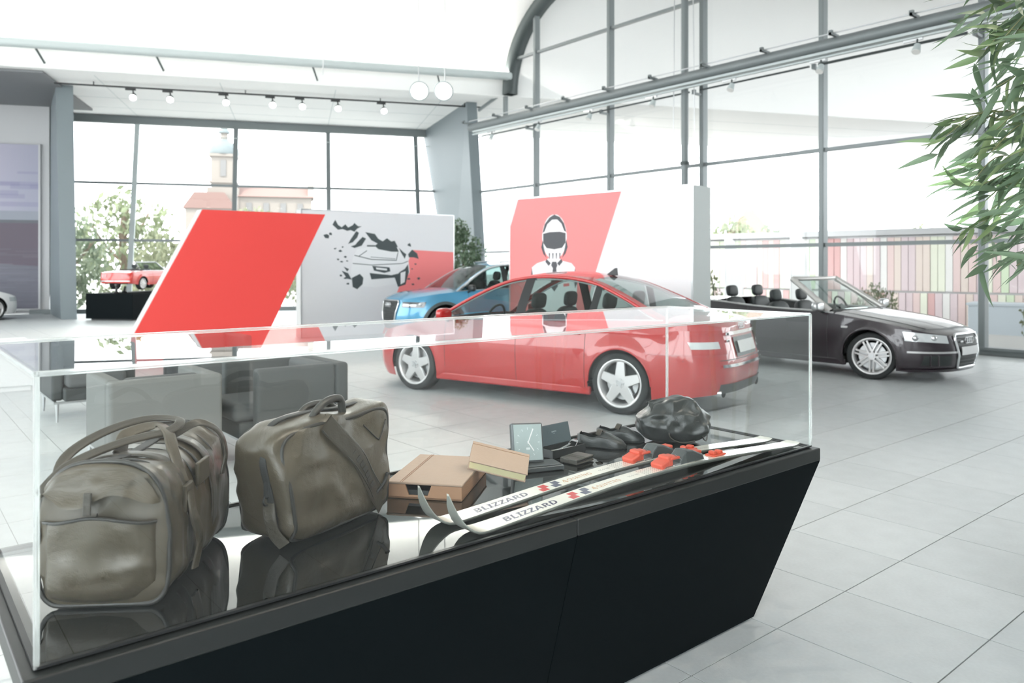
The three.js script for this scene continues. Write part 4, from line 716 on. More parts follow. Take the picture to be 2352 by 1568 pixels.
{ // scale model of an old convertible on its plinth
  const at = [6.05, 0, -24.85], turn = 0.69;
  const pl = thing('model_plinth', 'low black plinth under the red model car', 'plinth', at, turn);
  part('block', rb(3.1, 0.72, 1.5, 0.3, 0.41, 0, 0.01), M.black, pl); part('recessed_foot', bx(2.9, 0.05, 1.3, 0.3, 0.025, 0), M.blackPlastic, pl);
  for (const x of [-0.95, -0.62, 0.85]) part('stand', [cyl(0.05, 0.09, 0.05, x, 0.795, 0), bar([x, 0.8, 0], [x + (x < -0.9 ? 0.02 : 0.05), 0.95, 0], 0.035)], M.blackPlastic, pl);
  car('model_car', 'red scale model of an old open convertible on the black plinth', [6.3, 0.86, -25.06], 0.69, {
    scale: 0.6, wb: 2.54, fo: 0.8, ro: 1.0, W: 0.84, R: 0.3, sill: 0.24, noseLen: 0.3, tailLen: 0.35, nr: 5, nf: 5, wheel: 'plain', paint: paint(0.62, 0.03, 0.02), cowl: 0.62, deckX: -0.95, crown: 0.03, flare: 0.01, archGap: 0.06,
    leanF: [[0.1, -0.05], [0.5, 0], [0.9, -0.06]], leanR: [[0.1, 0.1], [0.4, 0], [0.9, 0.03]],
    up: [[-2.3, 0.82], [-1.6, 0.9], [-0.6, 0.92], [0.6, 0.9], [1.5, 0.84], [2.05, 0.76]], doors: [0.6, -0.55],
    open: { x0: 0.7, x1: 0.12, y0: 0.9, y1: 1.34, back: -1.0, frame: M.alu, seats: [[-0.1, 0.42, -0.33, 0.46], [-0.1, 0.42, 0.33, 0.46]] },
    detail(a) { bothSides((s) => { part('headlight', a.patch(a.onFront, s * 0.34, s * 0.74, 0.56, 0.72, 0.012), lensClear, a.t); part('tail_light', a.patch(a.onRear, s * 0.4, s * 0.76, 0.6, 0.76, -0.012), lensRed, a.t); part('bumper', [a.patch(a.onRear, s * 0.01, s * 0.8, 0.4, 0.46, -0.03, 12, 3), a.patch(a.onFront, s * 0.01, s * 0.8, 0.4, 0.46, 0.03, 12, 3)], M.chrome, a.t); }); },
  });
}
car('white_car', 'nose of a white car at the far left edge in front of the mural', [1.0, 0, -26.45], 0.4, {
  wb: 2.7, fo: 0.9, ro: 1.0, W: 0.9, R: 0.32, sill: 0.18, noseLen: 1.0, tailLen: 0.9, wheel: 'five', paint: paint(0.8, 0.8, 0.8), cowl: 0.9, deckX: -1.5,
  up: [[-2.4, 0.9], [-1.6, 0.97], [0, 0.93], [0.9, 0.9], [1.6, 0.8], [2.25, 0.64]], doors: [0.85, -0.2], handles: [0.0],
  roof: { pts: [[1.05, 0.9], [0.65, 1.14], [0.25, 1.34], [-0.05, 1.42], [-0.5, 1.43], [-1.0, 1.37], [-1.4, 1.2], [-1.9, 0.97]], belt: 0.92, u: [0.36, 0.64], panes: [[0.95, -0.1], [-0.2, -1.2]], pillars: [[-0.1, -0.2]], seats: [[0.15, 0.42, -0.36, 0.5], [0.15, 0.42, 0.36, 0.5]] },
  detail(a) { singleFrame(a, 0.28, 0.62, 0.26, 0.36); bothSides((s) => part('headlight', a.patch(a.onFront, s * 0.48, s * 0.85, 0.53, 0.65, 0.012), lensClear, a.t)); mirrors(a, 0.8, 0.98, a.sp.paint, 0.02); },
});
// ---------- the display case ----------
const X0 = 0.215, X1 = 3.21, Z0 = -1.74, Z1 = -2.61, DECK = 0.76;
{
  const t = thing('display_plinth', 'long black tapering display plinth with a glossy black top in the foreground', 'plinth', [0, 0, 0]);
  const xm = (X0 + X1) / 2, in0 = 0.225, zb0 = -1.93, zb1 = -2.42;
  const half = (a, b, ab, bb) => hex([[ab, 0.012, zb0], [bb, 0.012, zb0], [bb, 0.012, zb1], [ab, 0.012, zb1]], [[a, 0.702, Z0 - 0.002], [b, 0.702, Z0 - 0.002], [b, 0.702, Z1 + 0.002], [a, 0.702, Z1 + 0.002]]);
  part('plinth_body', half(X0 + 0.002, xm - 0.0015, X0 + in0, xm - 0.0015), M.black, t);
  part('plinth_body', half(xm + 0.0015, X1 - 0.002, xm + 0.0015, X1 - in0), M.black, t);
  part('foot', bx(X1 - X0 - 0.5, 0.014, 0.45, xm, 0.007, -2.175), M.blackPlastic, t);
  part('rim', [rb(xm - X0 - 0.001, 0.056, Z0 - Z1, (X0 + xm) / 2, 0.729, (Z0 + Z1) / 2, 0.006, 3), rb(X1 - xm - 0.001, 0.056, Z0 - Z1, (X1 + xm) / 2, 0.729, (Z0 + Z1) / 2, 0.006, 3)], M.rimBlack, t);
  part('glossy_top', bx(X1 - X0 - 0.07, 0.006, Z0 - Z1 - 0.07, xm, 0.757, (Z0 + Z1) / 2), P({ color: C(0.006, 0.007, 0.007), roughness: 0.015, ior: 2.0 }), t);
}
{ // clear cover
  const t = thing('acrylic_cover', 'clear acrylic cover standing on the black plinth over the leather goods', 'display cover', [0, 0, 0]);
  const a = X0 + 0.03, b = X1 - 0.025, f = Z0 - 0.035, k = Z1 + 0.035, y0 = DECK, y1 = 1.345, ac = pane({ ior: 1.5, color: C(0.965, 0.985, 0.98) }), q = 0.006;
  const pl = (fn) => grid(fn, 1, 1);
  part('cover_pane', pl((u, v) => [lerp(a, b, u), lerp(y0, y1, v), f]), ac, t);
  part('cover_pane', pl((u, v) => [lerp(b, a, u), lerp(y0, y1, v), k]), ac, t);
  part('cover_pane', pl((u, v) => [a, lerp(y0, y1, v), lerp(k, f, u)]), ac, t);
  part('cover_pane', pl((u, v) => [b, lerp(y0, y1, v), lerp(f, k, u)]), ac, t);
  part('cover_pane', pl((u, v) => [lerp(a, b, u), y1, lerp(f, k, v)]), pane({ ior: 1.7, color: C(0.965, 0.985, 0.98) }), t);
  const edgeM = P({ color: C(0.92, 0.96, 0.95), transmission: 0.75, thickness: 0.012, roughness: 0.08, ior: 1.49 });
  for (const [x, z] of [[a, f], [b, f], [a, k], [b, k]]) part('polished_edge', rb(0.011, y1 - y0, 0.011, x, (y0 + y1) / 2, z, 0.002), edgeM, t);
  for (const z of [f, k]) part('polished_edge', rb(b - a, 0.011, 0.011, (a + b) / 2, y1, z, 0.002), edgeM, t);
  for (const x of [a, b]) part('polished_edge', rb(0.011, 0.011, f - k, x, y1, (f + k) / 2, 0.002), edgeM, t);
  part('foot_seal', [bx(b - a, 0.006, 0.012, (a + b) / 2, 0.763, f), bx(b - a, 0.006, 0.012, (a + b) / 2, 0.763, k), bx(0.012, 0.006, f - k, a, 0.763, (f + k) / 2), bx(0.012, 0.006, f - k, b, 0.763, (f + k) / 2)], M.blackPlastic, t);
}
// ---------- leather goods ----------
const leather = (r, g, b, ro = 0.4, coat = 0.3) => P({ color: C(r, g, b), roughness: ro, bumpMap: leatherBump, bumpScale: 0.0014, clearcoat: coat, clearcoatRoughness: 0.35 });
const olive = leather(0.068, 0.055, 0.036), oliveDark = leather(0.042, 0.035, 0.025), piping = leather(0.022, 0.021, 0.018), webbing = S({ color: C(0.02, 0.021, 0.021), roughness: 0.6, bumpMap: grain, bumpScale: 0.0005 }), blackLeather = leather(0.022, 0.025, 0.025, 0.36);
const crease = (v, s, amp) => { const n1 = noise(v.x * s, v.y * s * 1.3, v.z * s), n2 = noise(v.x * s * 2.3 + 4, v.y * s * 2.1, v.z * s * 2.4); return amp * (1 - 2 * Math.abs(n1)) * 0.6 + amp * 0.4 * n2; };
const bandAlong = (pts, nrm, w, th) => grid((u, v) => {       // flat strap along points, ring section
  const c = new THREE.CatmullRomCurve3(pts), p = c.getPoint(u), e = c.getTangent(u), n = nrm(u, p).normalize(), s = V3().crossVectors(e, n).normalize(), a = v * 2 * PI;
  const ca = Math.cos(a), sa = Math.sin(a), q = (x) => Math.sign(x) * Math.pow(Math.abs(x), 0.45);
  return p.addScaledVector(s, q(ca) * w / 2).addScaledVector(n, q(sa) * th / 2).toArray();
}, pts.length * 7, 14);
{ // duffel bag seen end-on; local z is its length, +z towards the viewer
  const t = thing('duffel_bag', 'olive-grey leather holdall with looped straps, the left of the two bags', 'bag', [0.545, 0.762, -2.185], -0.611);
  const Lg = 0.5, Wd = 0.285, Ht = 0.34;
  const section = (a, f) => { // rounded loaf shape: a round the section from bottom centre, f inset
    const c = Math.cos(a - PI / 2), s = Math.sin(a - PI / 2), top = s > 0, e = top ? 0.78 : 0.42, r = (x, k) => Math.sign(x) * Math.pow(Math.abs(x), k);
    return [r(c, top ? 0.72 : 0.35) * (Wd / 2) * f * (top ? 1 : 1.03), (r(s, e) * 0.5 + 0.5) * Ht * (1 - (1 - f) * 0.55) + (1 - f) * Ht * 0.22];
  };
  const bodyG = grid((u, v) => {
    const k = u * 2 - 1, cap = Math.abs(k) > 0.86 ? Math.sqrt(Math.max(0, 1 - ((Math.abs(k) - 0.86) / 0.14) ** 2.2)) : 1, z = Math.sign(k) * (Math.abs(k) > 0.86 ? Lg / 2 - 0.022 + 0.022 * (1 - cap) ** 0.4 * 1 : (Math.abs(k) / 0.86) * (Lg / 2 - 0.022));
    let [x, y] = section(v * 2 * PI, Math.max(0.001, Math.abs(k) > 0.86 ? 0.02 + 0.98 * cap : 1));
    const sag = 1 - 0.07 * (1 - k * k) * sstep(0.15, 0.34, y); const p = V3(x, y * sag, z);
    const amp = 0.015 * sstep(0.01, 0.06, y), d = crease(p, 7.5, amp);
    x += Math.sign(x || 1) * d * Math.min(1, Math.abs(x) * 12); y = y * sag + d * 0.5 * sstep(0.2, 0.3, y) * (Math.abs(k) < 0.86 ? 1 : 0.3);
    const zz = z + (Math.abs(k) > 0.8 ? Math.sign(k) * (0.02 * Math.cos(x / Wd * PI) * Math.sin(clamp(y / Ht) * PI) + d * 0.9) : 0);
    return [x, Math.max(0, y), zz];
  }, 80, 72, true);
  part('bag_body', bodyG, olive, t);
  const ring = (z, f = 1.015) => Array.from({ length: 40 }, (_, i) => { const [x, y] = section(i / 40 * 2 * PI, 1); const sag = 1 - 0.07 * (1 - (z / Lg * 2) ** 2) * sstep(0.15, 0.34, y); return V3(x * f, Math.max(0.006, y * sag * (1 + (f - 1) * 0.6)), z); });
  for (const z of [Lg / 2 - 0.016, -Lg / 2 + 0.016]) part('piping', tube(ring(z), 0.006, 140, 7, true), piping, t);
  for (const z of [0.1, -0.1]) { // wrap straps that become the handles
    const r = ring(z, 1.03).slice(4, 37); part('wrap_strap', bandAlong(r, (u, p) => V3(p.x, p.y - 0.15, 0), 0.04, 0.007), oliveDark, t);
  }
  for (const z of [0.17, 0.02, -0.04, -0.16]) part('top_rib', tube(ring(z, 1.008).slice(11, 30), 0.004, 60, 6), piping, t);
  part('zip', bandAlong([-0.2, -0.1, 0, 0.1, 0.2].map((z) => V3(0.0, Ht * (1 - 0.07 * (1 - (z / Lg * 2) ** 2)) + 0.004, z)), () => V3(0, 1, 0), 0.03, 0.006), webbing, t);
  // looped carrying handles
  part('handle', bandAlong([[-0.125, 0.25, 0.2], [-0.14, 0.32, 0.13], [-0.09, 0.365, 0.03], [0.0, 0.385, -0.05], [0.075, 0.378, -0.05], [0.075, 0.365, 0.0], [-0.02, 0.352, 0.1], [-0.1, 0.32, 0.2], [-0.14, 0.27, 0.245]].map((p) => V3(...p)), (u, p) => V3(0.35, 1, 0.25), 0.026, 0.009), oliveDark, t);
  part('handle', bandAlong([[-0.02, 0.325, 0.1], [-0.03, 0.36, 0.03], [0.03, 0.372, -0.02], [0.07, 0.36, 0.02], [0.1, 0.325, 0.07], [0.138, 0.25, 0.1]].map((p) => V3(...p)), (u, p) => V3(0.6, 1, 0.1), 0.034, 0.009), olive, t);
  part('handle', bandAlong([[0.06, 0.34, -0.06], [0.11, 0.362, -0.1], [0.155, 0.33, -0.13], [0.172, 0.27, -0.14], [0.165, 0.21, -0.13]].map((p) => V3(...p)), (u, p) => V3(1, 0.5, 0), 0.022, 0.009), oliveDark, t);
  part('strap_pad', [rb(0.012, 0.07, 0.055, 0.147, 0.215, 0.1, 0.005)], olive, t); part('strap_pad', rb(0.012, 0.06, 0.09, 0.145, 0.25, -0.02, 0.005), olive, t);
  // end panel: folded top flap over a slack zipped pocket
  const face = (x, y) => Lg / 2 - 0.004 + 0.03 * Math.cos(x / Wd * PI) * Math.sin(clamp(y / Ht) * PI);
  part('end_pocket', grid((u, v) => { const x = lerp(-0.128, 0.128, u), y = lerp(0.012, 0.215 - 0.01 * Math.cos(u * PI * 2), v); return [x, y, face(x, y) - 0.03 + 0.044 * Math.pow(Math.sin(u * PI), 0.22) * Math.pow(Math.min(1, v * 5 + 0.02), 0.4) + 0.022 * crease(V3(x, y, 0.3), 8, 0.7)]; }, 36, 26, true), Object.assign(olive.clone(), { side: THREE.DoubleSide }), t);
  part('pocket_hem', tube([0, 0.15, 0.3, 0.45, 0.6, 0.75, 0.9, 1].map((u) => { const x = lerp(-0.128, 0.128, u), y = 0.215 - 0.01 * Math.cos(u * PI * 2); return V3(x, y, face(x, y) + 0.014 * Math.pow(Math.sin(u * PI), 0.5) + 0.022 * crease(V3(x, y, 0.3), 8, 0.7)); }), 0.004, 40, 6), piping, t);
  part('end_flap', grid((u, v) => { const x = lerp(-0.135, 0.135, u), y = lerp(0.328 - 0.075 * (u * 2 - 1) ** 4, 0.262 + 0.014 * Math.cos(u * PI * 3), v); return [x, y, face(x, y) + 0.004 + 0.026 * v * Math.pow(Math.sin(u * PI), 0.4) + 0.02 * crease(V3(x, y, 0.1), 12, 0.5)]; }, 36, 14, true), Object.assign(olive.clone(), { side: THREE.DoubleSide }), t);
  part('pull_tab', rot(rb(0.018, 0.05, 0.006, 0, 0, 0, 0.003), 'x', -0.1).translate(-0.005, 0.262, Lg / 2 + 0.056), oliveDark, t);
  part('side_strap', bandAlong([[0.15, 0.23, 0.1], [0.165, 0.17, 0.11], [0.17, 0.1, 0.08], [0.16, 0.03, 0.09]].map((p) => V3(...p)), () => V3(1, 0, 0.1), 0.035, 0.008), olive, t);
}
{ // weekend bag seen from its broad side; local x along it
  const t = thing('weekend_bag', 'grey-olive leather weekend bag with diagonal strap, the right of the two bags', 'bag', [1.065, 0.766, -2.225], 0.369);
  const Wd = 0.5, Ht = 0.345, Dp = 0.23;
  const shape = (v) => {
    const sx = v.x / (Wd / 2), sy = v.y / (Ht / 2), sz = v.z / (Dp / 2);
    v.z *= 1 - 0.28 * sstep(-0.4, 1, sy); v.y += 0.02 * sx * sstep(0.2, 1, sy) - 0.028 * sstep(0, 1, sy) * Math.sin(clamp((sx + 0.1) / 1.1) * PI) * 0.9;
    v.x += 0.018 * Math.sin(sy * 2.4) * sx - 0.02 * sstep(0.3, 0.9, sx) * (1 - sy * sy);
    const d = crease(v, 7, 0.017) * sstep(-0.98, -0.6, sy); v.z += Math.sign(sz) * d * Math.min(1, Math.abs(sz) * 1.2); v.x += d * 0.5 * sx; v.y += d * 0.25 * sy; v.y += Ht / 2; v.y = Math.max(0, v.y);
  };
  part('bag_body', soft(Wd, Ht, Dp, 7, 40, shape), olive, t);
  const bulge = (x, y) => Dp / 2 * Math.pow(Math.max(0.02, 1 - Math.abs(2 * x / Wd) ** 7 - Math.abs(2 * y / Ht) ** 7), 1 / 7);
  const fr = (x, y, o = 0.004) => { const v = V3(x, y, bulge(x, y)); shape(v); v.z += o; v.y = Math.max(0.007, v.y); return v; };
  const loop = [[-0.21, -0.155], [0, -0.16], [0.2, -0.155], [0.222, -0.1], [0.222, 0.02], [0.215, 0.12], [0.17, 0.158], [0.04, 0.158], [-0.1, 0.158], [-0.19, 0.15], [-0.222, 0.1], [-0.225, 0], [-0.225, -0.11]];
  part('front_piping', tube(loop.map(([x, y]) => fr(x, y, -0.002)), 0.0058, 150, 7, true), piping, t);
  part('back_piping', tube(loop.map(([x, y]) => { const v = V3(x, y, -bulge(x, y)); shape(v); v.z += 0.002; v.y = Math.max(0.007, v.y); return v; }), 0.0058, 150, 7, true), piping, t);
  part('diagonal_strap', bandAlong([[-0.06, 0.155], [-0.02, 0.1], [0.04, 0.03], [0.1, -0.05], [0.15, -0.11], [0.19, -0.155]].map(([x, y]) => fr(x, y, 0.004)), () => V3(0, 0.1, 1), 0.062, 0.006), oliveDark, t);
  part('strap_stitching', [-0.026, 0.026].map((o) => tube([[-0.06, 0.155], [-0.02, 0.1], [0.04, 0.03], [0.1, -0.05], [0.15, -0.11]].map(([x, y]) => fr(x + o * 0.75, y + o * 0.65, 0.008)), 0.0016, 40, 5)), piping, t);
  part('embossed_lettering', [0, 1, 2, 3, 4, 5, 6].map((i) => rot(rb(0.016, 0.02, 0.002, 0, 0, 0, 0.0008), 'z', -0.95).translate(...fr(0.025 + i * 0.014, 0.045 - i * 0.0185, 0.0075).toArray())), piping, t);
  part('corner_patch', [tube([[0.1, 0.13], [0.15, 0.07], [0.165, 0.075], [0.2, 0.115]].map(([x, y]) => fr(x, y, 0.002)), 0.0025, 40, 5)], piping, t);
  part('zip', [bandAlong([[-0.2, -0.0], [-0.2, 0.1], [-0.17, 0.16], [-0.05, 0.163], [0.1, 0.166], [0.2, 0.15]].map(([x, y]) => { const v = V3(x * 1.03, y * 1.03, -0.02); shape(v); return v.add(V3(x < -0.18 ? -0.004 : 0, y > 0.12 ? 0.006 : 0, 0)); }), (u, p) => u < 0.35 ? V3(-1, 0.3, 0) : V3(0, 1, 0), 0.026, 0.006)], webbing, t);
  part('side_zip', [bandAlong([[-0.247, -0.1], [-0.25, 0], [-0.247, 0.08], [-0.225, 0.14]].map(([x, y]) => { const v = V3(x, y, 0.05); shape(v); return v.add(V3(-0.004, 0, 0)); }), () => V3(-1, 0, 0.2), 0.022, 0.007), rb(0.012, 0.03, 0.018, -0.243, 0.075, 0.062, 0.003)], webbing, t);
  part('handle', tube([[-0.085, 0.3, 0.03], [-0.055, 0.345, 0.03], [-0.01, 0.372, 0.03], [0.035, 0.378, 0.03], [0.06, 0.37, 0.03], [0.068, 0.34, 0.03], [0.07, 0.3, 0.03]], 0.0125, 60, 10), piping, t);
  part('handle', tube([[-0.06, 0.3, -0.05], [-0.01, 0.345, -0.055], [0.06, 0.352, -0.055], [0.11, 0.335, -0.05], [0.13, 0.3, -0.05]], 0.011, 60, 10), piping, t);
  part('end_pocket_zip', [tube([[0.14, -0.1], [0.175, -0.075], [0.205, -0.05]].map(([x, y]) => fr(x, y, 0.004)), 0.006, 30, 7), rb(0.018, 0.008, 0.008, ...fr(0.2, -0.052, 0.007).toArray(), 0.002)], webbing, t);
  part('hanging_strap', bandAlong([[-0.245, 0.14, 0.04], [-0.262, 0.1, 0.06], [-0.255, 0.05, 0.07], [-0.235, 0.012, 0.09]].map((p) => V3(...p)), () => V3(-1, 0, 0.4), 0.036, 0.006), oliveDark, t);
  part('snap_hook', [rb(0.014, 0.06, 0.014, -0.258, 0.175, 0.045, 0.004), new THREE.TorusGeometry(0.014, 0.003, 8, 20).translate(-0.256, 0.138, 0.045)], webbing, t);
}
const tan = leather(0.36, 0.2, 0.115, 0.6, 0), tanPale = leather(0.43, 0.31, 0.235, 0.65, 0);
{ // document box
  const t = thing('document_box', 'brown leather document box with a cut-out grip, lying flat beside the bags', 'box', [1.588, 0.762, -2.333], -0.877);
  const w = 0.265, d = 0.38, h = 0.048;
  const o = [[-w / 2, 0], [w / 2, 0], [w / 2, h], [0.025, h], [0.012, 0.012], [-0.055, 0.012], [-0.068, h], [-w / 2, h]];
  part('front_board', prism(o, 0.008, 0.001).translate(0, 0, d / 2 - 0.004), tan, t);
  part('tray', [bx(0.008, h, d - 0.01, -w / 2 + 0.004, h / 2, 0), bx(0.008, h, d - 0.01, w / 2 - 0.004, h / 2, 0), bx(w, h, 0.008, 0, h / 2, -d / 2 + 0.004), bx(w, 0.006, d, 0, 0.003, 0)], tan, t);
  part('lid', rb(w + 0.006, 0.009, d + 0.006, 0, h + 0.0045, 0, 0.004, 3), tanPale, t);
  part('lid_crease', [bx(0.002, 0.0012, d, -0.085, h + 0.0095, 0), bx(0.002, 0.0012, d, -0.078, h + 0.0095, 0)], tan, t);
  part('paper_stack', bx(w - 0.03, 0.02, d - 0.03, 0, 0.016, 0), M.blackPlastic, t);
}
{ // notebook tilted against the box
  const t = thing('notebook', 'tan leather notebook with cream pages, leaning on the brown box', 'book', [1.752, 0.845, -2.19], 0);
  const g = new THREE.Group(); 
  const mk = (name, geo, m) => { const o = part(name, geo, m, t); o.rotation.set(0.5, -0.8, -0.28, 'YXZ'); return o; };
  mk('cover', [rb(0.215, 0.006, 0.105, 0, 0.018, 0, 0.002), rb(0.215, 0.006, 0.105, 0, -0.018, 0, 0.002), rb(0.215, 0.04, 0.006, 0, 0, -0.05, 0.002)], tanPale);
  mk('pages', bx(0.205, 0.029, 0.094, 0, 0, 0.003), S({ color: C(0.72, 0.66, 0.4), roughness: 0.8 }));
  mk('cover_crease', bx(0.213, 0.001, 0.0016, 0, 0.0215, -0.038), tan);
}
{ // desk clock
  const t = thing('desk_clock', 'square grey desk clock leaning back on a flat base', 'clock', [2.0, 0.762, -2.285], -0.3);
  const grey = S({ color: C(0.1, 0.11, 0.115), roughness: 0.35, metalness: 0.4 });
  part('clock_base', [rb(0.17, 0.018, 0.11, 0.02, 0.009, 0.015, 0.004), rb(0.15, 0.004, 0.05, 0.02, 0.02, 0.035, 0.002)], grey, t);
  const f = part('clock_body', rb(0.135, 0.155, 0.026, 0, 0, 0, 0.008, 3), grey, t); f.position.set(-0.02, 0.096, -0.015); f.rotation.set(-0.26, 0, -0.05);
  const dial = canvas(512, 512, (c, w) => {
    c.fillStyle = '#a3b0b0'; c.fillRect(0, 0, w, w); c.strokeStyle = '#e6ecec'; c.lineWidth = 5;
    for (let k = 0; k < 60; k++) { const a = k / 60 * 2 * PI, r0 = k % 5 ? 205 : 180, r1 = 215; c.lineWidth = k % 5 ? 2 : 6; c.beginPath(); c.moveTo(256 + Math.sin(a) * r0, 256 - Math.cos(a) * r0); c.lineTo(256 + Math.sin(a) * r1, 256 - Math.cos(a) * r1); c.stroke(); }
    c.fillStyle = '#d8dedd'; c.fillRect(216, 330, 70, 30);
  });
  part('dial', bx(0.119, 0.138, 0.002, 0, 0.002, 0.0135), S({ map: dial, roughness: 0.3 }), f);
  part('hands', [rot(bx(0.004, 0.062, 0.0015, 0, 0.026, 0), 'z', -0.42).translate(0, 0.002, 0.0155), rot(bx(0.004, 0.045, 0.0015, 0, 0.018, 0), 'z', -2.55).translate(0, 0.002, 0.0155)], M.white, f);
  part('dial_glass', grid((u, v) => [lerp(-0.06, 0.06, u), lerp(-0.067, 0.071, v), 0.0175], 1, 1), pane(), f);
}
{ // opened pen case
  const t = thing('pen_case', 'open black pen case with upright lid behind the clock', 'case', [2.245, 0.762, -2.375], 0.06);
  part('tray', [bx(0.2, 0.004, 0.085, 0, 0.002, 0), bx(0.2, 0.034, 0.005, 0, 0.017, 0.04), bx(0.2, 0.034, 0.005, 0, 0.017, -0.04), bx(0.005, 0.034, 0.085, -0.0975, 0.017, 0), bx(0.005, 0.034, 0.085, 0.0975, 0.017, 0)], M.blackPlastic, t);
  part('lining', bx(0.19, 0.01, 0.075, 0, 0.01, 0), S({ color: C(0.03, 0.033, 0.035), roughness: 0.8 }), t);
  const lid = part('lid', rot(rb(0.2, 0.085, 0.008, 0, 0.042, 0, 0.003), 'x', -0.25).translate(0, 0.034, -0.042), S({ color: C(0.075, 0.1, 0.11), roughness: 0.35 }), t);
  const txt = canvas(256, 64, (c, w, h) => { c.fillStyle = '#4b585c'; c.fillRect(0, 0, w, h); c.fillStyle = '#aeb9bb'; c.font = 'bold italic 34px sans-serif'; c.textAlign = 'center'; c.fillText('quattro', w / 2, 30); c.font = '18px sans-serif'; c.fillText('design', w / 2, 54); });
  part('lid_lettering', rot(bx(0.06, 0.018, 0.001, 0, 0.05, 0.0045), 'x', -0.25).translate(0, 0.034, -0.042), S({ map: txt, roughness: 0.4 }), lid);
  part('pen', [bar([-0.07, 0.022, 0.0], [0.05, 0.022, 0.012], 0.005)], M.chrome, t); part('pen', [bar([-0.06, 0.022, 0.018], [0.06, 0.03, -0.012], 0.004)], M.alu, t);
  part('wire_clip', tube([[0.05, 0.03, 0.03], [0.085, 0.045, 0.01], [0.08, 0.046, -0.015], [0.04, 0.034, -0.005]], 0.0018, 24, 5), M.chrome, t);
}
{
  const t = thing('wallet', 'small folded olive leather wallet in front of the pen case', 'wallet', [2.205, 0.762, -2.245], 0.14);
  const w = leather(0.06, 0.056, 0.046);
  part('leather_shell', [rb(0.115, 0.007, 0.085, 0, 0.0045, 0, 0.003), rot(rb(0.115, 0.007, 0.085, 0, 0, 0, 0.003), 'z', 0.02).translate(0, 0.019, 0), rb(0.007, 0.02, 0.085, -0.055, 0.011, 0, 0.003)], w, t);
  part('card_pockets', rb(0.106, 0.006, 0.078, 0.002, 0.0115, 0, 0.002), piping, t); part('edge_stitching', [bx(0.0015, 0.001, 0.08, -0.02, 0.0235, 0), bx(0.0015, 0.001, 0.08, 0.0, 0.0238, 0)], piping, t);
}
// driving moccasins
function moccasin(label, x, z, turn) {          // toe towards local +x
  const t = thing('moccasin', label, 'shoe', [x, 0.762, z], turn, 'pair of moccasins');
  const wid = poly([[-0.11, 0.012], [-0.1, 0.03], [-0.06, 0.036], [0, 0.036], [0.05, 0.042], [0.085, 0.036], [0.108, 0.012]]), hgt = poly([[-0.11, 0.05], [-0.09, 0.062], [-0.04, 0.05], [-0.01, 0.06], [0.02, 0.064], [0.06, 0.046], [0.09, 0.03], [0.108, 0.014]]);
  const shell = grid((u, v) => { const x0 = -0.11 + 0.218 * (0.5 - 0.5 * Math.cos(u * PI)), a = v * PI, w = wid(x0), h = hgt(x0), c = Math.cos(a), s = Math.sin(a); const open = sstep(-0.012, -0.03, x0) * sstep(-0.104, -0.09, x0); const cl = open ? Math.max(Math.abs(c), 0.35 * open) * Math.sign(c || 1) : c; return [x0, Math.pow(s, 0.6) * h * (1 - 0.0 * open) + 0.001 * noise(x0 * 60, a * 3, 1), -Math.sign(cl) * Math.pow(Math.abs(cl), 0.7) * w]; }, 40, 28, false);
  // leave the foot opening out
  const ix = shell.index.array, keep = [], PS = shell.attributes.position;
  for (let i = 0; i < ix.length; i += 3) { const cx = (PS.getX(ix[i]) + PS.getX(ix[i + 1]) + PS.getX(ix[i + 2])) / 3, cz = (PS.getZ(ix[i]) + PS.getZ(ix[i + 1]) + PS.getZ(ix[i + 2])) / 3, cy = (PS.getY(ix[i]) + PS.getY(ix[i + 1]) + PS.getY(ix[i + 2])) / 3; if (cx > -0.094 && cx < -0.014 && Math.abs(cz) < wid(cx) * 0.72 && cy > 0.03) continue; keep.push(ix[i], ix[i + 1], ix[i + 2]); }
  shell.setIndex(keep);
  part('upper', shell, Object.assign(blackLeather.clone(), { side: THREE.DoubleSide }), t);
  part('sole', [grid((u, v) => { const x0 = -0.11 + 0.218 * u; return [x0, 0.002, (v * 2 - 1) * wid(x0) * 1.02]; }, 24, 4), tube(Array.from({ length: 24 }, (_, i) => { const a = i / 24 * 2 * PI, x0 = 0.107 * Math.cos(a); return V3(x0, 0.004, Math.sign(Math.sin(a)) * wid(x0) * Math.min(1, Math.abs(Math.sin(a)) * 3)); }), 0.004, 80, 6, true)], M.rubber, t);
  part('insole', grid((u, v) => { const x0 = -0.1 + 0.12 * u; return [x0, 0.012, (v * 2 - 1) * wid(x0) * 0.9]; }, 10, 4), piping, t);
  part('toe_seam', tube([[-0.015, 0.05, 0.034], [0.03, 0.044, 0.034], [0.07, 0.03, 0.028], [0.088, 0.026, 0.0], [0.07, 0.03, -0.028], [0.03, 0.044, -0.034], [-0.015, 0.05, -0.034]], 0.0022, 50, 6), piping, t);
  part('tongue', bandAlong([[-0.012, 0.058, -0.034], [-0.006, 0.07, -0.014], [-0.006, 0.072, 0.014], [-0.012, 0.058, 0.034]].map((p) => V3(...p)), (u, p) => V3(0.2, 1, p.z * 8), 0.022, 0.004), oliveDark, t);
}
moccasin('black leather moccasin with its toe to the viewer, left of the pair', 2.47, -2.36, -1.0);
moccasin('black leather moccasin with its toe to the viewer, right of the pair by the pouch', 2.625, -2.39, -1.0);
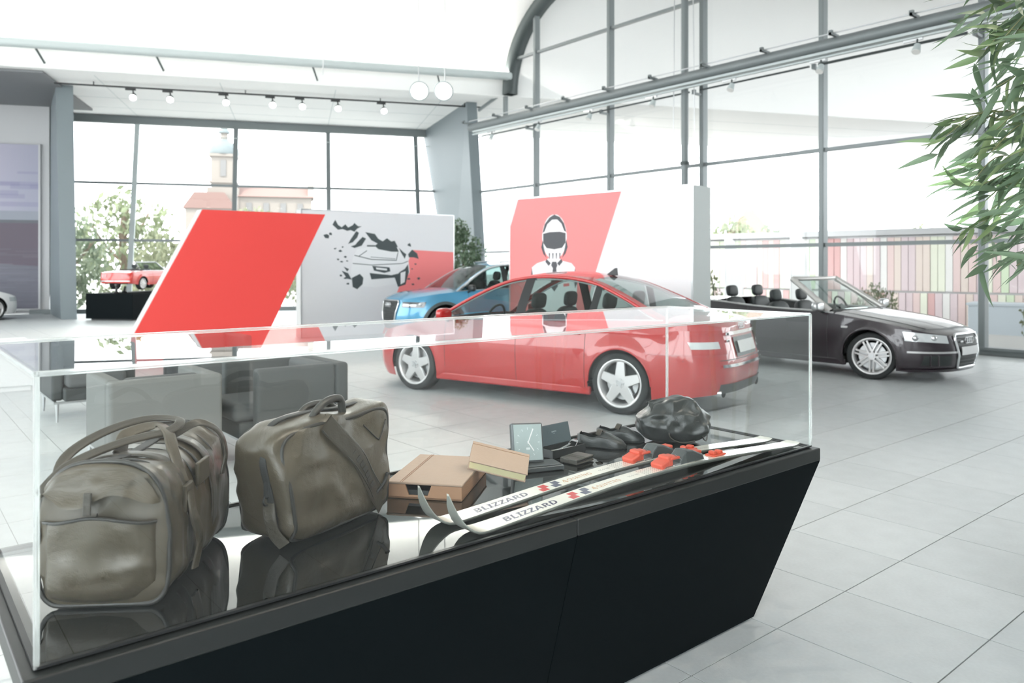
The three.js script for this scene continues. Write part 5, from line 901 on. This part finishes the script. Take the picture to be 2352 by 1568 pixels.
{ // crumpled leather pouch
  const t = thing('leather_pouch', 'crumpled black leather pouch standing at the far end of the case', 'pouch', [2.8, 0.762, -2.23], -0.69);
  part('pouch_body', soft(0.31, 0.18, 0.17, 3.4, 36, (v) => {
    const sx = v.x / 0.155, sy = v.y / 0.09; v.z *= 1 - 0.35 * sstep(-0.2, 1, sy); v.y += 0.018 * Math.sin(sx * 3 + 1) * sstep(-0.2, 1, sy) - 0.03 * sstep(0.5, 1, Math.abs(sx)) * sstep(0, 1, sy);
    const d = crease(v, 11, 0.022) * sstep(-0.98, -0.4, sy); v.x += d * sx; v.z += d * Math.sign(v.z); v.y += d * 0.5 + 0.09; v.y = Math.max(0, v.y);
  }), blackLeather, t);
  part('flap', grid((u, v) => { const x = lerp(-0.115, 0.1, u), a = v * 2.0; return [x + 0.01 * noise(u * 5, v * 5, 1), 0.165 + 0.022 * Math.sin(a * 1.3) - 0.085 * v * v + 0.01 * noise(u * 6, v * 4, 3) + 0.012 * u, -0.04 + 0.125 * v]; }, 24, 14, true), Object.assign(blackLeather.clone(), { side: THREE.DoubleSide }), t);
  part('flap_edge', tube([[-0.115, 0.168, -0.04], [-0.07, 0.182, -0.03], [0.0, 0.192, -0.035], [0.09, 0.186, -0.03], [0.105, 0.165, 0.0]], 0.003, 40, 6), piping, t);
  part('edge_piping', [tube([[-0.04, 0.085, 0.088], [-0.03, 0.035, 0.096], [0.02, 0.012, 0.094], [0.08, 0.018, 0.088]], 0.003, 40, 6), tube([[0.1, 0.15, 0.03], [0.115, 0.1, 0.06], [0.115, 0.04, 0.075], [0.14, 0.012, 0.05], [0.15, 0.05, 0.03]], 0.003, 40, 6)], oliveDark, t);
}
// ---------- skis ----------
const skiTop = canvas(2048, 96, (c, w, h) => {    // left end is the tip
  c.fillStyle = '#e9e6dc'; c.fillRect(0, 0, w, h);
  const word = (txt, x, w, font, col, y = h / 2 + 3) => { c.save(); c.fillStyle = col; c.font = font; c.textBaseline = 'middle'; c.translate(x, y); c.scale(w / c.measureText(txt).width, 1); c.fillText(txt, 0, 0); c.restore(); };
  word('BLIZZARD', 262, 242, 'bold italic 62px sans-serif', '#35365a');
  c.fillStyle = '#cf3b3b'; c.fillRect(560, 50, 34, 38); c.fillRect(578, 12, 32, 42);
  c.fillStyle = '#4b5068'; c.fillRect(622, 46, 34, 40); c.fillRect(640, 10, 30, 40);
  word('4', 682, 22, 'bold 58px sans-serif', '#c9a585'); word('QUATTRO', 708, 124, 'bold 46px sans-serif', '#c9a585');
  word('EC-S 180', 876, 60, '22px sans-serif', '#6a6a68');
  c.fillStyle = '#8b8a86'; for (let x = 950; x < 1090; x += 12) for (let y = 10; y < 90; y += 14) c.fillRect(x + (y % 28 ? 0 : 6), y, 5, 7);
  word('made in Austria', 1500, 110, '22px sans-serif', '#9a9a98');
});
const bindRed = S({ color: C(0.62, 0.09, 0.05), roughness: 0.4 }), bindGrey = S({ color: C(0.1, 0.11, 0.11), roughness: 0.35, metalness: 0.4 });
function ski(label, z, xTip) {
  const L = 1.92, t = thing('ski', label, 'ski', [xTip, 0.762, z], 0, 'pair of skis');
  const yc = (s) => 0.004 + (s < 0.16 ? 0.125 * Math.pow((0.16 - s) / 0.16, 2.1) : 0) + 0.034 * Math.pow(Math.sin(clamp((s - 0.16) / 1.74) * PI), 1.3) + (s > 1.86 ? 0.006 * ((s - 1.86) / 0.06) ** 2 : 0);
  const xs = (s) => s < 0.16 ? 0.16 - 0.16 * Math.sin((0.16 - s) / 0.16 * 1.15) / Math.sin(1.15) * 0.72 : s;
  const wd = (s) => 0.5 * (s < 0.1 ? 0.078 * Math.pow(clamp(s / 0.1 + 0.02), 0.5) : lerp(0.078, 0.064, Math.sin((s - 0.1) / 1.86 * PI)) * (s > 1.89 ? 1 - (s - 1.89) * 6 : 1));
  const th = (s) => 0.006 + 0.008 * Math.sin(clamp(s / L) * PI), N = 90, S1 = (u) => L * u;
  const top = grid((u, v) => { const s = S1(u); return [xs(s), yc(s) + th(s), lerp(wd(s), -wd(s), v)]; }, N, 2, false);
  part('top_sheet', top, P({ map: skiTop, roughness: 0.25, clearcoat: 0.6 }), t);
  const edge = S({ color: C(0.3, 0.31, 0.28), roughness: 0.4 });
  part('core', [grid((u, v) => { const s = S1(u), p = v * 3; const zz = p < 1 ? wd(s) : p < 2 ? lerp(wd(s), -wd(s), p - 1) : -wd(s), yy = p < 1 ? lerp(th(s), 0, p) : p < 2 ? 0 : lerp(0, th(s), p - 2); return [xs(s), yc(s) + yy - 0.0004, zz]; }, N, 3, true)], edge, t);
  // binding
  const y = (s) => yc(s) + th(s);
  part('toe_piece', [rb(0.035, 0.04, 0.05, 1.03, y(1.03) + 0.022, 0, 0.008, 3), rot(rb(0.05, 0.024, 0.058, 0, 0, 0, 0.008), 'z', 0.3).translate(1.0, y(1.0) + 0.014, 0), rb(0.05, 0.01, 0.06, 1.055, y(1.05) + 0.03, 0, 0.004)], bindRed, t);
  part('toe_plate', [rb(0.13, 0.008, 0.056, 1.11, y(1.11) + 0.004, 0, 0.003), rb(0.02, 0.016, 0.05, 1.12, y(1.12) + 0.01, 0, 0.004), tube([[1.06, y(1.06) + 0.04, 0.02], [1.1, y(1.1) + 0.018, 0.024], [1.16, y(1.16) + 0.014, 0.024]], 0.0025, 20, 5)], M.alu, t);
  part('heel_housing', [prism([[0, 0], [0.15, 0], [0.14, 0.022], [0.08, 0.045], [0.04, 0.05], [0.015, 0.03]], 0.058, 0.006).translate(1.08, y(1.15) + 0.001, 0)], bindGrey, t);
  part('heel_lever', [rb(0.05, 0.014, 0.04, 1.2, y(1.2) + 0.03, 0, 0.005), rb(0.03, 0.02, 0.03, 1.18, y(1.18) + 0.028, 0, 0.006)], bindRed, t);
  part('brake_pad', [rb(0.08, 0.008, 0.045, 1.34, y(1.34) + 0.004, 0, 0.003), rb(0.022, 0.016, 0.03, 1.32, y(1.32) + 0.012, 0, 0.006), rb(0.022, 0.016, 0.03, 1.36, y(1.36) + 0.012, 0, 0.006)], bindRed, t);
}
ski('white ski with red binding and curved tip, the one nearer the front glass', -1.838, 1.235);
ski('white ski with red binding and curved tip, the one farther from the front glass', -1.962, 1.215);
// ---------- plants ----------
const leafShape = (len, wid, bend) => grid((u, v) => { const w = wid * Math.pow(Math.sin(Math.PI * Math.pow(u, 0.62)), 0.9) * (1 - u * 0.15) * 0.5; return [len * u, -bend * u * u * len + 0.25 * w * Math.abs(v * 2 - 1), (v * 2 - 1) * w]; }, 7, 2);
const leafGeos = [leafShape(0.17, 0.03, 0.2), leafShape(0.19, 0.026, 0.3), leafShape(0.15, 0.032, 0.12), leafShape(0.21, 0.028, 0.4)];
const leafMats = [[0.17, 0.26, 0.12], [0.13, 0.2, 0.12], [0.22, 0.3, 0.14], [0.12, 0.17, 0.11]].map(([r, g, b]) => P({ color: C(r, g, b), roughness: 0.55, transmission: 0.3, thickness: 0, side: THREE.DoubleSide }));
const cane = S({ color: C(0.2, 0.2, 0.1), roughness: 0.6 });
{
  const rdw = (r, d) => [r * 0.7701 + d * 0.6379, r * 0.6379 - d * 0.7701];
  const [px, pz] = rdw(2.5, 3.15), t = thing('bamboo_plant', 'tall potted bamboo reaching into the picture from the right edge', 'plant', [px, 0, pz]);
  const to = (r, h, d) => { const [x, z] = rdw(r, d); return V3(x - px, h, z - pz); };
  part('pot', new THREE.LatheGeometry([[0, 0], [0.2, 0], [0.25, 0.45], [0.24, 0.45], [0.22, 0.4], [0, 0.4]].map((p) => new THREE.Vector2(...p)), 36), M.blackPlastic, t);
  part('soil', cyl(0.225, 0.225, 0.02, 0, 0.395, 0), bark, t);
  for (const [r, d] of [[2.42, 3.05], [2.55, 3.2], [2.47, 3.3], [2.62, 3.05]]) part('cane', tube([to(2.5 + (r - 2.5) * 0.6, 0.39, 3.15 + (d - 3.15) * 0.6), to(r, 1.3, d), to(r - 0.06, 2.2, d), to(r - 0.18, 3.1, d)], 0.011, 40, 7), cane, t);
  let n = 0; const q = new THREE.Quaternion(), X = V3(1, 0, 0);
  const toward = V3(0.7701, 0, 0.6379), away = V3(0.6379, 0, -0.7701);       // picture's right, depth
  const anchors = [[1.93, 2.62], [1.98, 2.5], [1.88, 2.42], [1.84, 2.18], [1.9, 2.28], [1.8, 2.1], [1.95, 2.06], [1.86, 1.98], [1.92, 1.9], [1.8, 1.88], [1.98, 1.84], [2.0, 2.2], [2.02, 2.35], [2.03, 2.02], [2.04, 1.74], [1.88, 1.78], [1.92, 2.14], [2.06, 2.56], [2.0, 1.95], [2.08, 1.62], [2.1, 1.85], [1.96, 2.3], [2.08, 2.1], [2.07, 2.42], [1.9, 2.02], [2.04, 1.9], [1.98, 2.12], [2.1, 2.28], [2.02, 2.66], [2.1, 2.72], [1.94, 1.72], [2.1, 1.98], [2.0, 1.7], [1.86, 2.06], [1.96, 1.98], [2.06, 1.8], [2.04, 2.16], [2.1, 1.56]];
  for (const [r0, h] of anchors) {
    const r = r0 + 0.05, d = rr(2.85, 3.45), tip = to(r, h, d), root = to(r + rr(0.24, 0.34), h + rr(-0.02, 0.2), d + rr(-0.1, 0.1)), mid = root.clone().lerp(tip, 0.5); mid.y += 0.05;
    const c = new THREE.CatmullRomCurve3([root, mid, tip]); part('twig', new THREE.TubeGeometry(c, 10, 0.0022, 5), cane, t);
    for (let k = 0; k < 8 && n < 300; k++, n++) {
      const u = 0.3 + 0.7 * k / 7, p = c.getPoint(u), dir = V3().addScaledVector(toward, rr(-1, -0.25)).addScaledVector(away, rr(-0.6, 0.6)); dir.y += rr(-0.75, 0.15); dir.normalize();
      q.setFromUnitVectors(X, dir); const m = part('leaf' + (n ? '_' + String(n).padStart(3, '0') : ''), leafGeos[Math.floor(rnd() * 4)], leafMats[Math.floor(rnd() * 4)], t);
      m.position.copy(p); m.quaternion.copy(q).multiply(new THREE.Quaternion().setFromAxisAngle(X, rr(-1.2, 1.2))); m.scale.setScalar(rr(0.75, 1.15));
    }
  }
  const extra = []; for (let i = 0; i < 320; i++) {
    const g = leafGeos[i % 4].clone(), dir = V3().addScaledVector(toward, rr(-1, 0.1)).addScaledVector(away, rr(-0.7, 0.7)); dir.y += rr(-0.8, 0.2); dir.normalize();
    g.applyQuaternion(q.setFromUnitVectors(X, dir).multiply(new THREE.Quaternion().setFromAxisAngle(X, rr(-1.2, 1.2)))); const p = to(rr(2.02, 2.5), rr(1.55, 3.0), rr(2.9, 3.5)); extra.push(g.translate(p.x, p.y, p.z));
  }
  part('leaf_mass', extra, leafMats[1], t).userData.kind = 'stuff';
}
{ // bushy plant behind the artwork wall
  const t = thing('potted_fig', 'bushy green potted plant between the rally car artwork wall and the right fin', 'plant', [11.95, 0, -16.4]);
  part('pot', new THREE.LatheGeometry([[0, 0], [0.3, 0], [0.36, 0.6], [0.33, 0.6], [0.31, 0.55], [0, 0.55]].map((p) => new THREE.Vector2(...p)), 32), M.blackPlastic, t);
  part('trunk', [tube([[0, 0.5, 0], [0.05, 1, 0.03], [-0.03, 1.6, 0], [0, 2.1, 0.02]], 0.035, 20, 7)], bark, t);
  const f = part('foliage', [leafQuad(1100, 0.55, 0.75, 0.55, 0.07).translate(0, 1.75, 0), leafQuad(350, 0.3, 0.35, 0.3, 0.06).translate(-0.2, 2.45, 0)], leafMats[1], t); f.userData.kind = 'stuff';
}
renderer.render(scene, camera);
